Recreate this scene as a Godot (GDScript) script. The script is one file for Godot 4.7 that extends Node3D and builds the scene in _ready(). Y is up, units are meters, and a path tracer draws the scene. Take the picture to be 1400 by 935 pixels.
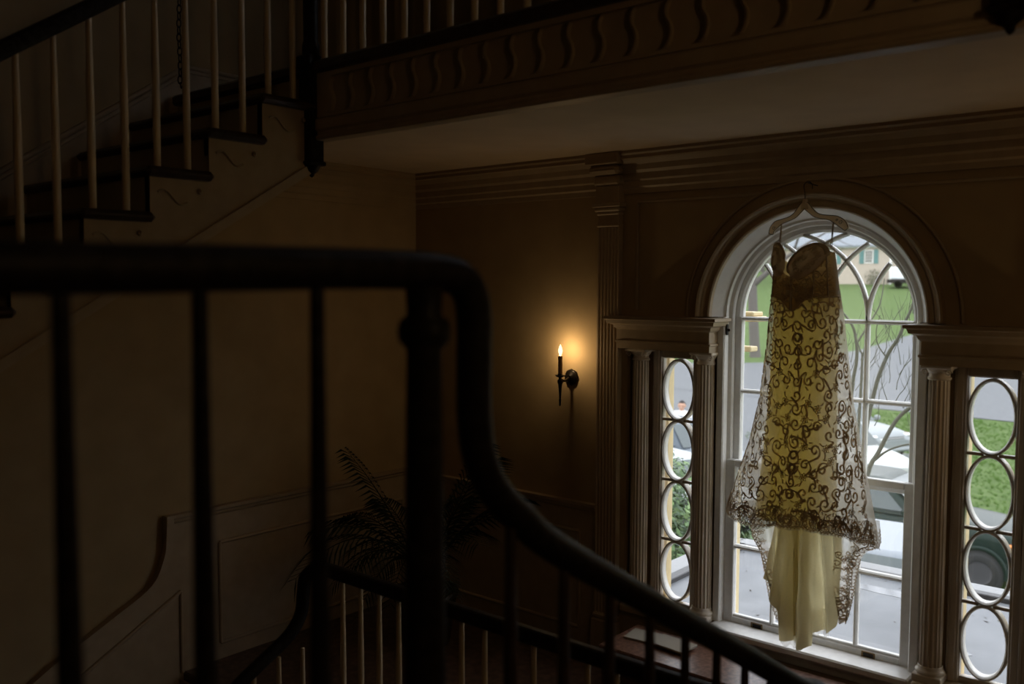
extends Node3D

# ---------------------------------------------------------------- mesh builder
class MB:
	var v := PackedVector3Array()
	var n := PackedVector3Array()
	var uv := PackedVector2Array()
	var ix := PackedInt32Array()

	func vert(p: Vector3, nn: Vector3, t := Vector2.ZERO) -> int:
		v.append(p); n.append(nn); uv.append(t)
		return v.size() - 1

	# corners counter-clockwise seen from outside
	func tri(a: Vector3, b: Vector3, c: Vector3) -> void:
		var nn := (b - a).cross(c - a).normalized()
		var i := vert(a, nn); vert(b, nn); vert(c, nn)
		ix.append_array([i, i + 2, i + 1])

	func quad(a: Vector3, b: Vector3, c: Vector3, d: Vector3) -> void:
		var nn := (c - a).cross(d - b).normalized()
		var i := vert(a, nn, Vector2(0, 0)); vert(b, nn, Vector2(1, 0)); vert(c, nn, Vector2(1, 1)); vert(d, nn, Vector2(0, 1))
		ix.append_array([i, i + 2, i + 1, i, i + 3, i + 2])

	func box(lo: Vector3, hi: Vector3, c := 0.0, xf := Transform3D()) -> void:
		var m := (lo + hi) / 2.0
		var h := (hi - lo).abs() / 2.0
		c = minf(c, minf(h.x, minf(h.y, h.z)) * 0.9)
		if c <= 0.0:
			for a in 3:
				for s: float in [-1.0, 1.0]:
					var e := Vector3.ZERO; e[a] = s
					var f := Vector3.ZERO; f[(a + 1) % 3] = 1.0
					var g := e.cross(f)
					quad(xf * (m + (e - f - g) * h), xf * (m + (e + f - g) * h), xf * (m + (e + f + g) * h), xf * (m + (e - f + g) * h))
			return
		# chamfered: corner points on each face
		var pt := func(sx: float, sy: float, sz: float, a: int) -> Vector3:
			var q := Vector3(sx * (h.x - c), sy * (h.y - c), sz * (h.z - c))
			q[a] = [sx, sy, sz][a] * h[a]
			return xf * (m + q)
		for a in 3:
			var b := (a + 1) % 3
			var d := (a + 2) % 3
			for s: float in [-1.0, 1.0]:
				var k := []
				for cc in [[-1.0, -1.0], [1.0, -1.0], [1.0, 1.0], [-1.0, 1.0]]:
					var sg := [0.0, 0.0, 0.0]
					sg[a] = s; sg[b] = cc[0]; sg[d] = cc[1]
					k.append(pt.call(sg[0], sg[1], sg[2], a))
				if s > 0: quad(k[0], k[1], k[2], k[3])
				else: quad(k[3], k[2], k[1], k[0])
				# edges along d, between face a (sign s) and face b (sign t)
				for t: float in [-1.0, 1.0]:
					var e := []
					for w in [[a, -1.0], [b, -1.0], [b, 1.0], [a, 1.0]]:
						var sg := [0.0, 0.0, 0.0]
						sg[a] = s; sg[b] = t; sg[d] = w[1]
						e.append(pt.call(sg[0], sg[1], sg[2], w[0]))
					if s * t > 0: quad(e[0], e[1], e[2], e[3])
					else: quad(e[3], e[2], e[1], e[0])
		for sx: float in [-1.0, 1.0]:
			for sy: float in [-1.0, 1.0]:
				for sz: float in [-1.0, 1.0]:
					var p0: Vector3 = pt.call(sx, sy, sz, 0)
					var p1: Vector3 = pt.call(sx, sy, sz, 1)
					var p2: Vector3 = pt.call(sx, sy, sz, 2)
					if sx * sy * sz > 0: tri(p0, p1, p2)
					else: tri(p2, p1, p0)

	# smooth surface through rows of points; every row has the same count
	func grid(rows: Array, close_u := false, close_v := false) -> void:
		var nr := rows.size()
		var nc: int = rows[0].size()
		var at := v.size()
		for r in nr:
			for c in nc:
				var up: Vector3 = rows[(r + 1) % nr][c] if close_v or r < nr - 1 else rows[r][c]
				var dn: Vector3 = rows[(r - 1 + nr) % nr][c] if close_v or r > 0 else rows[r][c]
				var rt: Vector3 = rows[r][(c + 1) % nc] if close_u or c < nc - 1 else rows[r][c]
				var lf: Vector3 = rows[r][(c - 1 + nc) % nc] if close_u or c > 0 else rows[r][c]
				var nn := (rt - lf).cross(up - dn)
				if nn.length_squared() < 1e-18: nn = Vector3.UP
				vert(rows[r][c], nn.normalized(), Vector2(float(c) / maxf(1, nc - 1), float(r) / maxf(1, nr - 1)))
		for r in (nr if close_v else nr - 1):
			for c in (nc if close_u else nc - 1):
				var a := at + r * nc + c
				var b := at + r * nc + (c + 1) % nc
				var d := at + ((r + 1) % nr) * nc + c
				var e := at + ((r + 1) % nr) * nc + (c + 1) % nc
				ix.append_array([a, e, b, a, d, e])

	func fan(ring: Array, flip := false) -> void:
		var m := Vector3.ZERO
		for p: Vector3 in ring: m += p
		m /= ring.size()
		for i in ring.size():
			var a: Vector3 = ring[i]
			var b: Vector3 = ring[(i + 1) % ring.size()]
			if flip: tri(m, b, a)
			else: tri(m, a, b)

	static func frames(path: Array, up: Vector3) -> Array:
		var out := []
		for i in path.size():
			var t: Vector3 = (path[mini(i + 1, path.size() - 1)] - path[maxi(i - 1, 0)])
			t = t.normalized()
			var s := t.cross(up)
			if s.length() < 1e-4: s = t.cross(Vector3.RIGHT if absf(t.x) < 0.9 else Vector3.BACK)
			s = s.normalized()
			out.append([path[i], s, s.cross(t).normalized(), t])
		return out

	func tube(path: Array, radii, sides := 8, caps := true, up := Vector3(0.13, 0.97, 0.21)) -> void:
		var fr := frames(path, up)
		var rows := []
		var prev := Vector3.ZERO
		for i in fr.size():
			var r: float = radii[i] if radii is Array else radii
			var s: Vector3 = fr[i][1]
			if prev != Vector3.ZERO:   # keep the frame from twisting
				s = (prev - fr[i][3] * prev.dot(fr[i][3])).normalized()
			prev = s
			var u: Vector3 = s.cross(fr[i][3])
			var row := []
			for k in sides:
				var a := TAU * k / sides
				row.append(fr[i][0] + (s * cos(a) + u * sin(a)) * r)
			rows.append(row)
		grid(rows, true, false)
		if caps:
			fan(rows[0], true); fan(rows[-1], false)

	# profile: closed polygon in (side, up); hard edges along the path
	func sweep(profile: Array, path: Array, up := Vector3.UP, caps := true, soft := false) -> void:
		var fr := frames(path, up)
		var rows := []
		for f in fr:
			var row := []
			for p: Vector2 in profile: row.append(f[0] + f[1] * p.x + f[2] * p.y)
			rows.append(row)
		if soft:
			grid(rows, true, false)
		else:
			for k in profile.size():
				var two := []
				for r in rows: two.append([r[k], r[(k + 1) % profile.size()]])
				grid(two)
		if caps:
			var pp := PackedVector2Array(profile)
			var tr := Geometry2D.triangulate_polygon(pp)
			for e in [0, rows.size() - 1]:
				for i in range(0, tr.size(), 3):
					tri(rows[e][tr[i]], rows[e][tr[i + 1]], rows[e][tr[i + 2]])

	# polygon in x,y pulled from z0 to z1
	func extrude(poly: PackedVector2Array, z0: float, z1: float, xf := Transform3D()) -> void:
		if Geometry2D.is_polygon_clockwise(poly): poly.reverse()
		var tr := Geometry2D.triangulate_polygon(poly)
		for i in range(0, tr.size(), 3):
			var a := poly[tr[i]]; var b := poly[tr[i + 1]]; var c := poly[tr[i + 2]]
			if (b - a).cross(c - a) < 0:
				var t := b; b = c; c = t
			tri(xf * Vector3(a.x, a.y, z1), xf * Vector3(b.x, b.y, z1), xf * Vector3(c.x, c.y, z1))
			tri(xf * Vector3(a.x, a.y, z0), xf * Vector3(c.x, c.y, z0), xf * Vector3(b.x, b.y, z0))
		for i in poly.size():
			var a := poly[i]; var b := poly[(i + 1) % poly.size()]
			quad(xf * Vector3(a.x, a.y, z0), xf * Vector3(b.x, b.y, z0), xf * Vector3(b.x, b.y, z1), xf * Vector3(a.x, a.y, z1))

	func lathe(prof: Array, segs := 16, xf := Transform3D()) -> void:
		var rows := []
		for p: Vector2 in prof:
			var row := []
			for k in segs:
				var a := -TAU * k / segs
				row.append(xf * Vector3(cos(a) * p.x, p.y, sin(a) * p.x))
			rows.append(row)
		grid(rows, true, false)

	func mesh() -> ArrayMesh:
		var arr := []
		arr.resize(Mesh.ARRAY_MAX)
		arr[Mesh.ARRAY_VERTEX] = v; arr[Mesh.ARRAY_NORMAL] = n; arr[Mesh.ARRAY_TEX_UV] = uv; arr[Mesh.ARRAY_INDEX] = ix
		var m := ArrayMesh.new()
		m.add_surface_from_arrays(Mesh.PRIMITIVE_TRIANGLES, arr)
		return m

# ---------------------------------------------------------------- scene helpers
const X0 := -1.815      # middle of the great window
const XL := -4.7        # left wall
const XR := 1.07        # right wall
const XS := -3.5        # inner string of the stairs
const XN := -1.04       # rail beside the camera
const ZE := 1.82        # edge of landing and gallery
const CEIL := 2.973
const GAL := 3.235      # gallery floor
const HALL := 1.189     # floor the camera stands on
const LOW := -2.4       # lower floor
const TOP := 5.9
const GROUND := -2.8
var M := {}
var used := {}
var rng := RandomNumberGenerator.new()

func numbered(called: String) -> String:
	if not used.has(called):
		used[called] = 0
		return called
	used[called] += 1
	return "%s_%03d" % [called, used[called]]

func tag(o: Node, label: String, category: String, group := "", kind := "") -> Node:
	o.set_meta("label", label); o.set_meta("category", category)
	if group: o.set_meta("group", group)
	if kind: o.set_meta("kind", kind)
	return o

func thing(called: String, label: String, category: String, at := Vector3.ZERO, turn := 0.0, group := "", kind := "") -> Node3D:
	var o := Node3D.new()
	o.name = numbered(called)
	add_child(o)
	o.position = at; o.rotation.y = turn
	tag(o, label, category, group, kind)
	return o

func put(called: String, b, mat: Material, parent: Node = null) -> MeshInstance3D:
	var o := MeshInstance3D.new()
	o.mesh = b.mesh() if b is MB else b
	o.material_override = mat
	if parent == null:
		o.name = numbered(called); add_child(o)
	else:
		var k := 0
		var nm := called
		while parent.has_node(nm):
			k += 1; nm = "%s_%03d" % [called, k]
		o.name = nm; parent.add_child(o)
	return o

func struct(called: String, b, mat: Material, label: String, category: String) -> MeshInstance3D:
	var o := put(called, b, mat)
	tag(o, label, category, "", "structure")
	return o

func lin(r: float, g: float, b: float) -> Color:
	return Color(r, g, b).linear_to_srgb()

func noise_tex(freq: float, a: Color, b: Color, oct := 4, kind := FastNoiseLite.TYPE_SIMPLEX_SMOOTH, size := 512) -> NoiseTexture2D:
	var f := FastNoiseLite.new()
	f.seed = 7; f.noise_type = kind; f.frequency = freq; f.fractal_octaves = oct
	var t := NoiseTexture2D.new()
	t.width = size; t.height = size; t.seamless = true; t.noise = f
	var g := Gradient.new()
	g.set_color(0, a); g.set_color(1, b)
	t.color_ramp = g
	return t

func mat(c: Color, rough := 0.6, spread := 0.0, freq := 0.02, scale := 1.0, metal := 0.0) -> StandardMaterial3D:
	var m := StandardMaterial3D.new()
	m.cull_mode = BaseMaterial3D.CULL_DISABLED
	m.roughness = rough; m.metallic = metal
	if spread > 0.0:
		m.albedo_texture = noise_tex(freq, c.darkened(spread), c.lightened(spread * 0.6))
		m.uv1_triplanar = true; m.uv1_world_triplanar = true
		m.uv1_scale = Vector3.ONE * scale
	else:
		m.albedo_color = c
	return m

func arc(c: Vector2, r: float, a0: float, a1: float, k := 24) -> Array:
	var out := []
	for i in k + 1:
		var a := lerpf(a0, a1, float(i) / k)
		out.append(c + Vector2(cos(a), sin(a)) * r)
	return out

func sample(tab: Array, y: float) -> float:   # [[y, value]...] with y falling
	if y >= tab[0][0]: return tab[0][1]
	for i in range(1, tab.size()):
		if y >= tab[i][0]:
			return lerpf(tab[i - 1][1], tab[i][1], (tab[i - 1][0] - y) / (tab[i - 1][0] - tab[i][0]))
	return tab[-1][1]

func curve3(pts: Array, k := 6) -> Array:      # smooth curve through points
	var out := []
	for i in pts.size() - 1:
		var a: Vector3 = pts[maxi(i - 1, 0)]
		var b: Vector3 = pts[i]
		var c: Vector3 = pts[i + 1]
		var d: Vector3 = pts[mini(i + 2, pts.size() - 1)]
		for j in k:
			out.append(b.cubic_interpolate(c, a, d, float(j) / k))
	out.append(pts[-1])
	return out

# ---------------------------------------------------------------- start
func _ready() -> void:
	rng.seed = 4
	# camera: 32 mm lens, looking slightly down and to the left of the window wall
	var cam := Camera3D.new()
	cam.name = "camera"
	cam.transform = Transform3D(Basis(Vector3(0.763549, 0.004771, -0.645732), Vector3(-0.042938, 0.998135, -0.043397), Vector3(0.644320, 0.060862, 0.762330)), Vector3(0, 2.2, 4.5))
	var lens := CameraAttributesPhysical.new()
	lens.frustum_focal_length = 31.89
	lens.frustum_focus_distance = 5.8
	lens.exposure_aperture = 1.9
	cam.attributes = lens
	add_child(cam)
	cam.fov = 41.235
	cam.near = 0.05
	cam.far = 600.0
	cam.current = true
	# overcast sky
	var sm := ProceduralSkyMaterial.new()
	sm.sky_top_color = Color(0.89, 0.91, 0.94)
	sm.sky_horizon_color = Color(0.91, 0.92, 0.93)
	sm.ground_horizon_color = Color(0.5, 0.52, 0.48)
	sm.ground_bottom_color = Color(0.3, 0.32, 0.28)
	sm.sky_energy_multiplier = 1.9
	sm.ground_energy_multiplier = 1.2
	var sky := Sky.new()
	sky.sky_material = sm
	var env := Environment.new()
	env.background_mode = Environment.BG_SKY
	env.sky = sky
	env.tonemap_mode = Environment.TONE_MAPPER_LINEAR
	env.tonemap_exposure = 1.0
	env.sdfgi_enabled = true; env.ssao_enabled = true; env.ssil_enabled = true
	var we := WorldEnvironment.new()
	we.name = "world_environment"
	we.environment = env
	add_child(we)

	materials()
	room()
	window_wall()
	stairs()
	sconce(Vector3(-3.318, 1.645, 0.0), "black metal candle sconce glowing on the wall between corner and tall pilaster")
	sconce(Vector3(-0.312, 1.645, 0.0), "black metal candle sconce mirrored on the far side of the window, out of frame")
	sconce(Vector3(XR, 2.75, 3.3), "black metal candle sconce on the side wall above the short flight, out of frame", -PI / 2, 0.18)
	palm()
	bench()
	dress()
	outdoors()

func materials() -> void:
	M.plaster = mat(lin(0.40, 0.29, 0.155), 0.85, 0.06, 0.01, 0.6)
	M.ceiling = mat(lin(0.66, 0.53, 0.37), 0.9, 0.04, 0.01, 0.6)
	M.trim = mat(lin(0.42, 0.32, 0.21), 0.5, 0.05, 0.012, 1.4)
	M.joinery = mat(lin(0.66, 0.58, 0.48), 0.28, 0.05, 0.012, 1.4)
	M.sash = mat(lin(0.78, 0.765, 0.74), 0.4, 0.05, 0.02, 2.0)
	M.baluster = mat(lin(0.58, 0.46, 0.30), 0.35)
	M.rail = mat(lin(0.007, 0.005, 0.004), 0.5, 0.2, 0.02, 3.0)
	M.rail.metallic_specular = 0.25
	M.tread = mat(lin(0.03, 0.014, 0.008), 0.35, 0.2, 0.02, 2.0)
	M.floorwood = mat(lin(0.10, 0.045, 0.022), 0.35, 0.3, 0.02, 1.5)
	M.benchwood = mat(lin(0.16, 0.06, 0.03), 0.35, 0.3, 0.02, 3.0)
	M.iron = mat(lin(0.015, 0.012, 0.010), 0.35, 0.0, 0.02, 1.0, 0.6)
	M.brass = mat(lin(0.20, 0.13, 0.06), 0.4, 0.0, 0.02, 1.0, 0.9)
	M.candle = mat(lin(0.30, 0.17, 0.06), 0.5)
	M.flame = StandardMaterial3D.new()
	M.flame.albedo_color = Color(1, 0.9, 0.75)
	M.flame.emission_enabled = true
	M.flame.emission = Color(1.0, 0.86, 0.66)
	M.flame.emission_energy_multiplier = 2.2
	M.glass = StandardMaterial3D.new()
	M.glass.albedo_color = Color(1, 1, 1, 0.03)
	M.glass.transparency = BaseMaterial3D.TRANSPARENCY_ALPHA
	M.glass.roughness = 0.02
	M.glass.cull_mode = BaseMaterial3D.CULL_DISABLED
	M.cream = mat(lin(0.72, 0.58, 0.33), 0.6, 0.05, 0.02, 2.0)
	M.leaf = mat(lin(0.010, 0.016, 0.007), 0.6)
	M.leaf.metallic_specular = 0.2
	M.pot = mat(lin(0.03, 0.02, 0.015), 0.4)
	M.paper = mat(lin(0.32, 0.28, 0.22), 0.8)

# ---------------------------------------------------------------- room shell
func room() -> void:
	var b := MB.new()
	b.box(Vector3(XL - 0.25, LOW - 0.3, -0.22), Vector3(XL, TOP + 0.2, 7.7))
	struct("wall_left", b, M.plaster, "plain plaster side wall along the stairs, left of the corner", "wall")
	b = MB.new()
	b.box(Vector3(XR, LOW - 0.3, -0.22), Vector3(XR + 0.25, TOP + 0.2, 7.7))
	struct("wall_right", b, M.plaster, "plaster side wall out of frame on the right", "wall")
	b = MB.new()
	b.box(Vector3(XL - 0.25, LOW - 0.3, 7.5), Vector3(XR + 0.25, TOP + 0.2, 7.75))
	struct("wall_back", b, M.plaster, "plaster wall behind the camera", "wall")
	b = MB.new()
	b.box(Vector3(XL, TOP, -0.3), Vector3(XR, TOP + 0.2, 7.6))
	struct("ceiling_upper", b, M.ceiling, "upper ceiling of the stair hall, out of frame", "ceiling")
	b = MB.new()
	b.box(Vector3(XL, LOW - 0.3, -0.3), Vector3(XR, LOW, 7.6))
	struct("floor_lower", b, M.floorwood, "dark wooden floor of the lower hall", "floor")
	b = MB.new()
	b.box(Vector3(XL, -0.28, 0.0), Vector3(XR, -0.0, ZE + 0.02), 0.01)
	struct("floor_landing", b, M.floorwood, "dark wooden landing floor in front of the great window", "floor")
	b = MB.new()
	b.box(Vector3(XN - 0.05, HALL - 0.25, 3.45), Vector3(XR, HALL, 7.5))
	b.box(Vector3(XL, HALL - 0.25, 4.86), Vector3(XN - 0.05, HALL, 7.5))
	struct("floor_hall", b, M.floorwood, "dark wooden hall floor under the camera", "floor")
	# gallery: slab with plaster underside
	b = MB.new()
	b.box(Vector3(XL, CEIL, 0.0), Vector3(XR, GAL - 0.055, ZE - 0.06))
	struct("ceiling_gallery", b, M.ceiling, "plaster ceiling under the upper gallery, above the window", "ceiling")
	b = MB.new()
	b.box(Vector3(XL, GAL - 0.055, 0.0), Vector3(XR, GAL, ZE + 0.03), 0.012)
	struct("floor_gallery", b, M.tread, "dark wooden gallery floor with a rounded edge over the scrolled fascia", "floor")
	# fascia with bead, and the scroll relief on it
	var f := MB.new()
	var prof := [Vector2(-0.06, -0.36), Vector2(0.008, -0.36), Vector2(0.014, -0.352), Vector2(0.014, -0.345), Vector2(0.004, -0.335), Vector2(0.004, -0.322), Vector2(0.016, -0.312), Vector2(0.016, -0.272), Vector2(0.010, -0.262), Vector2(-0.016, -0.256), Vector2(-0.016, -0.055), Vector2(-0.06, -0.055)]
	f.sweep(prof, [Vector3(XS - 0.05, GAL, ZE - 0.005), Vector3(XR, GAL, ZE - 0.005)])
	var fa := struct("trim_1", f, M.trim, "painted gallery fascia carved with a row of S-shaped scrolls", "fascia")
	# face boards laid on it: the S scrolls are the open joints between them
	var sp := []
	for q in [[-0.044, -0.243, 0], [-0.020, -0.2405, 0], [0.000, -0.226, 0], [0.012, -0.195, 0], [0.009, -0.165, 0], [-0.007, -0.135, 0], [-0.007, -0.105, 0], [0.008, -0.0825, 0], [0.040, -0.0765, 0]]: sp.append(Vector3(q[0], q[1], q[2]))
	sp = curve3(sp, 4)
	var gap := 0.0062
	var ls := []
	var rs := []
	for i in sp.size():
		var d: Vector3 = (sp[mini(i + 1, sp.size() - 1)] - sp[maxi(i - 1, 0)]).normalized()
		var nn := Vector2(d.y, -d.x) * gap * 0.5 * sqrt(sin(PI * (i + 0.6) / (sp.size() + 0.2)))
		rs.append(Vector2(sp[i].x, sp[i].y) + nn); ls.append(Vector2(sp[i].x, sp[i].y) - nn)
	var pitch := 0.1355
	var piece := PackedVector2Array()
	for p: Vector2 in rs: piece.append(p)
	for i in ls.size(): piece.append(ls[ls.size() - 1 - i] + Vector2(pitch, 0))
	var pb := MB.new()
	pb.extrude(piece, 0.0, 0.020)
	var pm := pb.mesh()
	for i in 32:
		var o := put("scroll_panel", pm, M.trim, fa)
		o.position = Vector3(-3.36 + i * pitch, GAL, ZE - 0.020)
	pb = MB.new()
	pb.box(Vector3(XS - 0.05, -0.2575, -0.018), Vector3(XR, -0.2425, 0.0))
	pb.box(Vector3(XS - 0.05, -0.0765, -0.018), Vector3(XR, -0.055, 0.0))
	var lo := PackedVector2Array([Vector2(XS - 0.05, -0.2425)])
	for p: Vector2 in ls: lo.append(p + Vector2(-3.36, 0))
	lo.append(Vector2(XS - 0.05, -0.0765))
	pb.extrude(lo, -0.018, 0.0)
	var st := put("fascia_rail", pb, M.trim, fa)
	st.position = Vector3(0, GAL, ZE)
	# cornices
	var cp := [Vector2(0, 0), Vector2(0, -0.235), Vector2(0.012, -0.235), Vector2(0.012, -0.205), Vector2(0.022, -0.195), Vector2(0.022, -0.165), Vector2(0.030, -0.155), Vector2(0.034, -0.12), Vector2(0.050, -0.105), Vector2(0.060, -0.075), Vector2(0.085, -0.050), Vector2(0.100, -0.044), Vector2(0.100, -0.026), Vector2(0.110, -0.016), Vector2(0.110, 0)]
	b = MB.new()
	b.sweep(cp, [Vector3(XL, CEIL, 0.0), Vector3(XR, CEIL, 0.0)])
	struct("trim_2", b, M.trim, "moulded cornice where window wall meets the gallery ceiling", "cornice")
	var cl := []
	for p: Vector2 in cp: cl.append(Vector2(-p.x, p.y))
	b = MB.new()
	var lp := []
	for p: Vector2 in cp: lp.append(Vector2(-p.x, p.y))
	b.sweep(lp, [Vector3(XL, CEIL, 0.0), Vector3(XL, CEIL, ZE - 0.07)])
	struct("trim_3", b, M.plaster, "moulded cornice along the left wall under the gallery", "cornice")
	# chair rails and wainscot
	var rp := [Vector2(0, -0.10), Vector2(0.012, -0.10), Vector2(0.014, -0.055), Vector2(0.026, -0.042), Vector2(0.028, -0.03), Vector2(0.044, -0.018), Vector2(0.046, 0.0), Vector2(0, 0)]
	b = MB.new()
	b.sweep(rp, [Vector3(XL, 0.885, 0.0), Vector3(-3.115, 0.885, 0.0)])
	struct("trim_4", b, M.trim, "chair rail on the window wall below the sconce", "chair rail")
	var rl := []
	for p: Vector2 in rp: rl.append(Vector2(-p.x, p.y))
	b = MB.new()
	b.sweep(rl, [Vector3(XL, 0.918, 0.0), Vector3(XL, 0.918, 1.93)])
	var ease := curve3([Vector3(XL, 0.918, 1.93), Vector3(XL, 0.80, 1.935), Vector3(XL, 0.69, 1.95), Vector3(XL, 0.545, 2.03), Vector3(XL, 0.424, 2.25), Vector3(XL, 0.276, 2.545), Vector3(XL, 0.10, 2.85), Vector3(XL, -0.9, 4.6)], 6)
	var wide := [Vector2(0.0, -0.03), Vector2(0.046, -0.03), Vector2(0.046, 0.012), Vector2(0.0, 0.012)]
	var wl := []
	for p: Vector2 in wide: wl.append(Vector2(-p.x, p.y))
	b.sweep(wl, ease, Vector3(0, 1, 0.35))
	struct("trim_5", b, M.trim, "chair rail on the left wall that curls down along the lower stairs", "chair rail")
	b = MB.new()
	b.box(Vector3(XL, 0.0, 0.0), Vector3(-3.115, 0.80, 0.012))
	# panel mouldings on the dado
	frame_mould(b, Vector2(XL + 0.12, 0.10), Vector2(-3.24, 0.70), 0.014)
	struct("trim_6", b, M.trim, "panelled dado under the chair rail of the window wall", "wainscot")
	b = MB.new()
	var wain := PackedVector2Array([Vector2(0, -1.7), Vector2(0, 0.83), Vector2(1.93, 0.83)])
	for p: Vector3 in ease: wain.append(Vector2(p.z, p.y - 0.03))
	wain.append(Vector2(4.6, -1.7))
	b.extrude(wain, 0.0, 0.012, Transform3D(Basis(Vector3.BACK, Vector3.UP, Vector3.RIGHT), Vector3(XL, 0, 0)))
	# raised panel strips
	for q in [[Vector3(XL + 0.016, 0.47, 1.85), Vector3(XL + 0.016, 0.0, 1.85)], [Vector3(XL + 0.016, 0.47, 1.85), Vector3(XL + 0.016, -0.7, 4.0)], [Vector3(XL + 0.016, 0.70, 0.15), Vector3(XL + 0.016, 0.70, 1.6)], [Vector3(XL + 0.016, 0.70, 1.6), Vector3(XL + 0.016, 0.1, 1.6)], [Vector3(XL + 0.016, 0.1, 1.6), Vector3(XL + 0.016, 0.1, 0.15)], [Vector3(XL + 0.016, 0.1, 0.15), Vector3(XL + 0.016, 0.70, 0.15)]]:
		b.tube(q, 0.011, 6)
	struct("trim_7", b, M.trim, "panelled dado of the left wall sloping down with the lower stairs", "wainscot")
	# skirting along the upper flight and the gallery
	b = MB.new()
	var sk := PackedVector2Array([Vector2(0.0, 3.40), Vector2(1.76, 3.40), Vector2(4.9, 1.25), Vector2(4.9, HALL), Vector2(4.6, HALL), Vector2(1.76, 3.1), Vector2(0, 3.1)])
	b.extrude(sk, 0.0, 0.018, Transform3D(Basis(Vector3.BACK, Vector3.UP, Vector3.RIGHT), Vector3(XL, 0, 0)))
	b.tube([Vector3(XL + 0.014, 3.405, 0.0), Vector3(XL + 0.014, 3.405, 1.76), Vector3(XL + 0.014, 1.255, 4.9)], 0.016, 6)
	b.tube([Vector3(XL + 0.016, 3.375, 0.0), Vector3(XL + 0.016, 3.375, 1.75), Vector3(XL + 0.016, 1.22, 4.9)], 0.007, 6)
	struct("baseboard_left", b, M.trim, "skirting board climbing the left wall beside the upper stairs", "baseboard")
	# upstairs window over the great one, out of frame: it lights the gallery balusters
	b = MB.new()
	for q in [[-0.34, 4.0, 0.34, 4.06], [-0.34, 5.44, 0.34, 5.5], [-0.34, 4.06, -0.28, 5.44], [0.28, 4.06, 0.34, 5.44], [-0.28, 4.73, 0.28, 4.77]]:
		b.box(Vector3(X0 + q[0], q[1], -0.16), Vector3(X0 + q[2], q[3], -0.11))
	var w := struct("window_4", b, M.sash, "upstairs sash window above the gallery, out of frame", "window")
	for k in 2:
		var g := MB.new()
		g.box(Vector3(X0 - 0.28, [4.06, 4.77][k], -0.137), Vector3(X0 + 0.28, [4.73, 5.44][k], -0.133))
		put("pane", g, M.glass, w)

func frame_mould(b: MB, lo: Vector2, hi: Vector2, z: float, r := 0.012) -> void:
	var c := [Vector3(lo.x, lo.y, z), Vector3(hi.x, lo.y, z), Vector3(hi.x, hi.y, z), Vector3(lo.x, hi.y, z)]
	for i in 4: b.tube([c[i], c[(i + 1) % 4]], r, 6)

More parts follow.
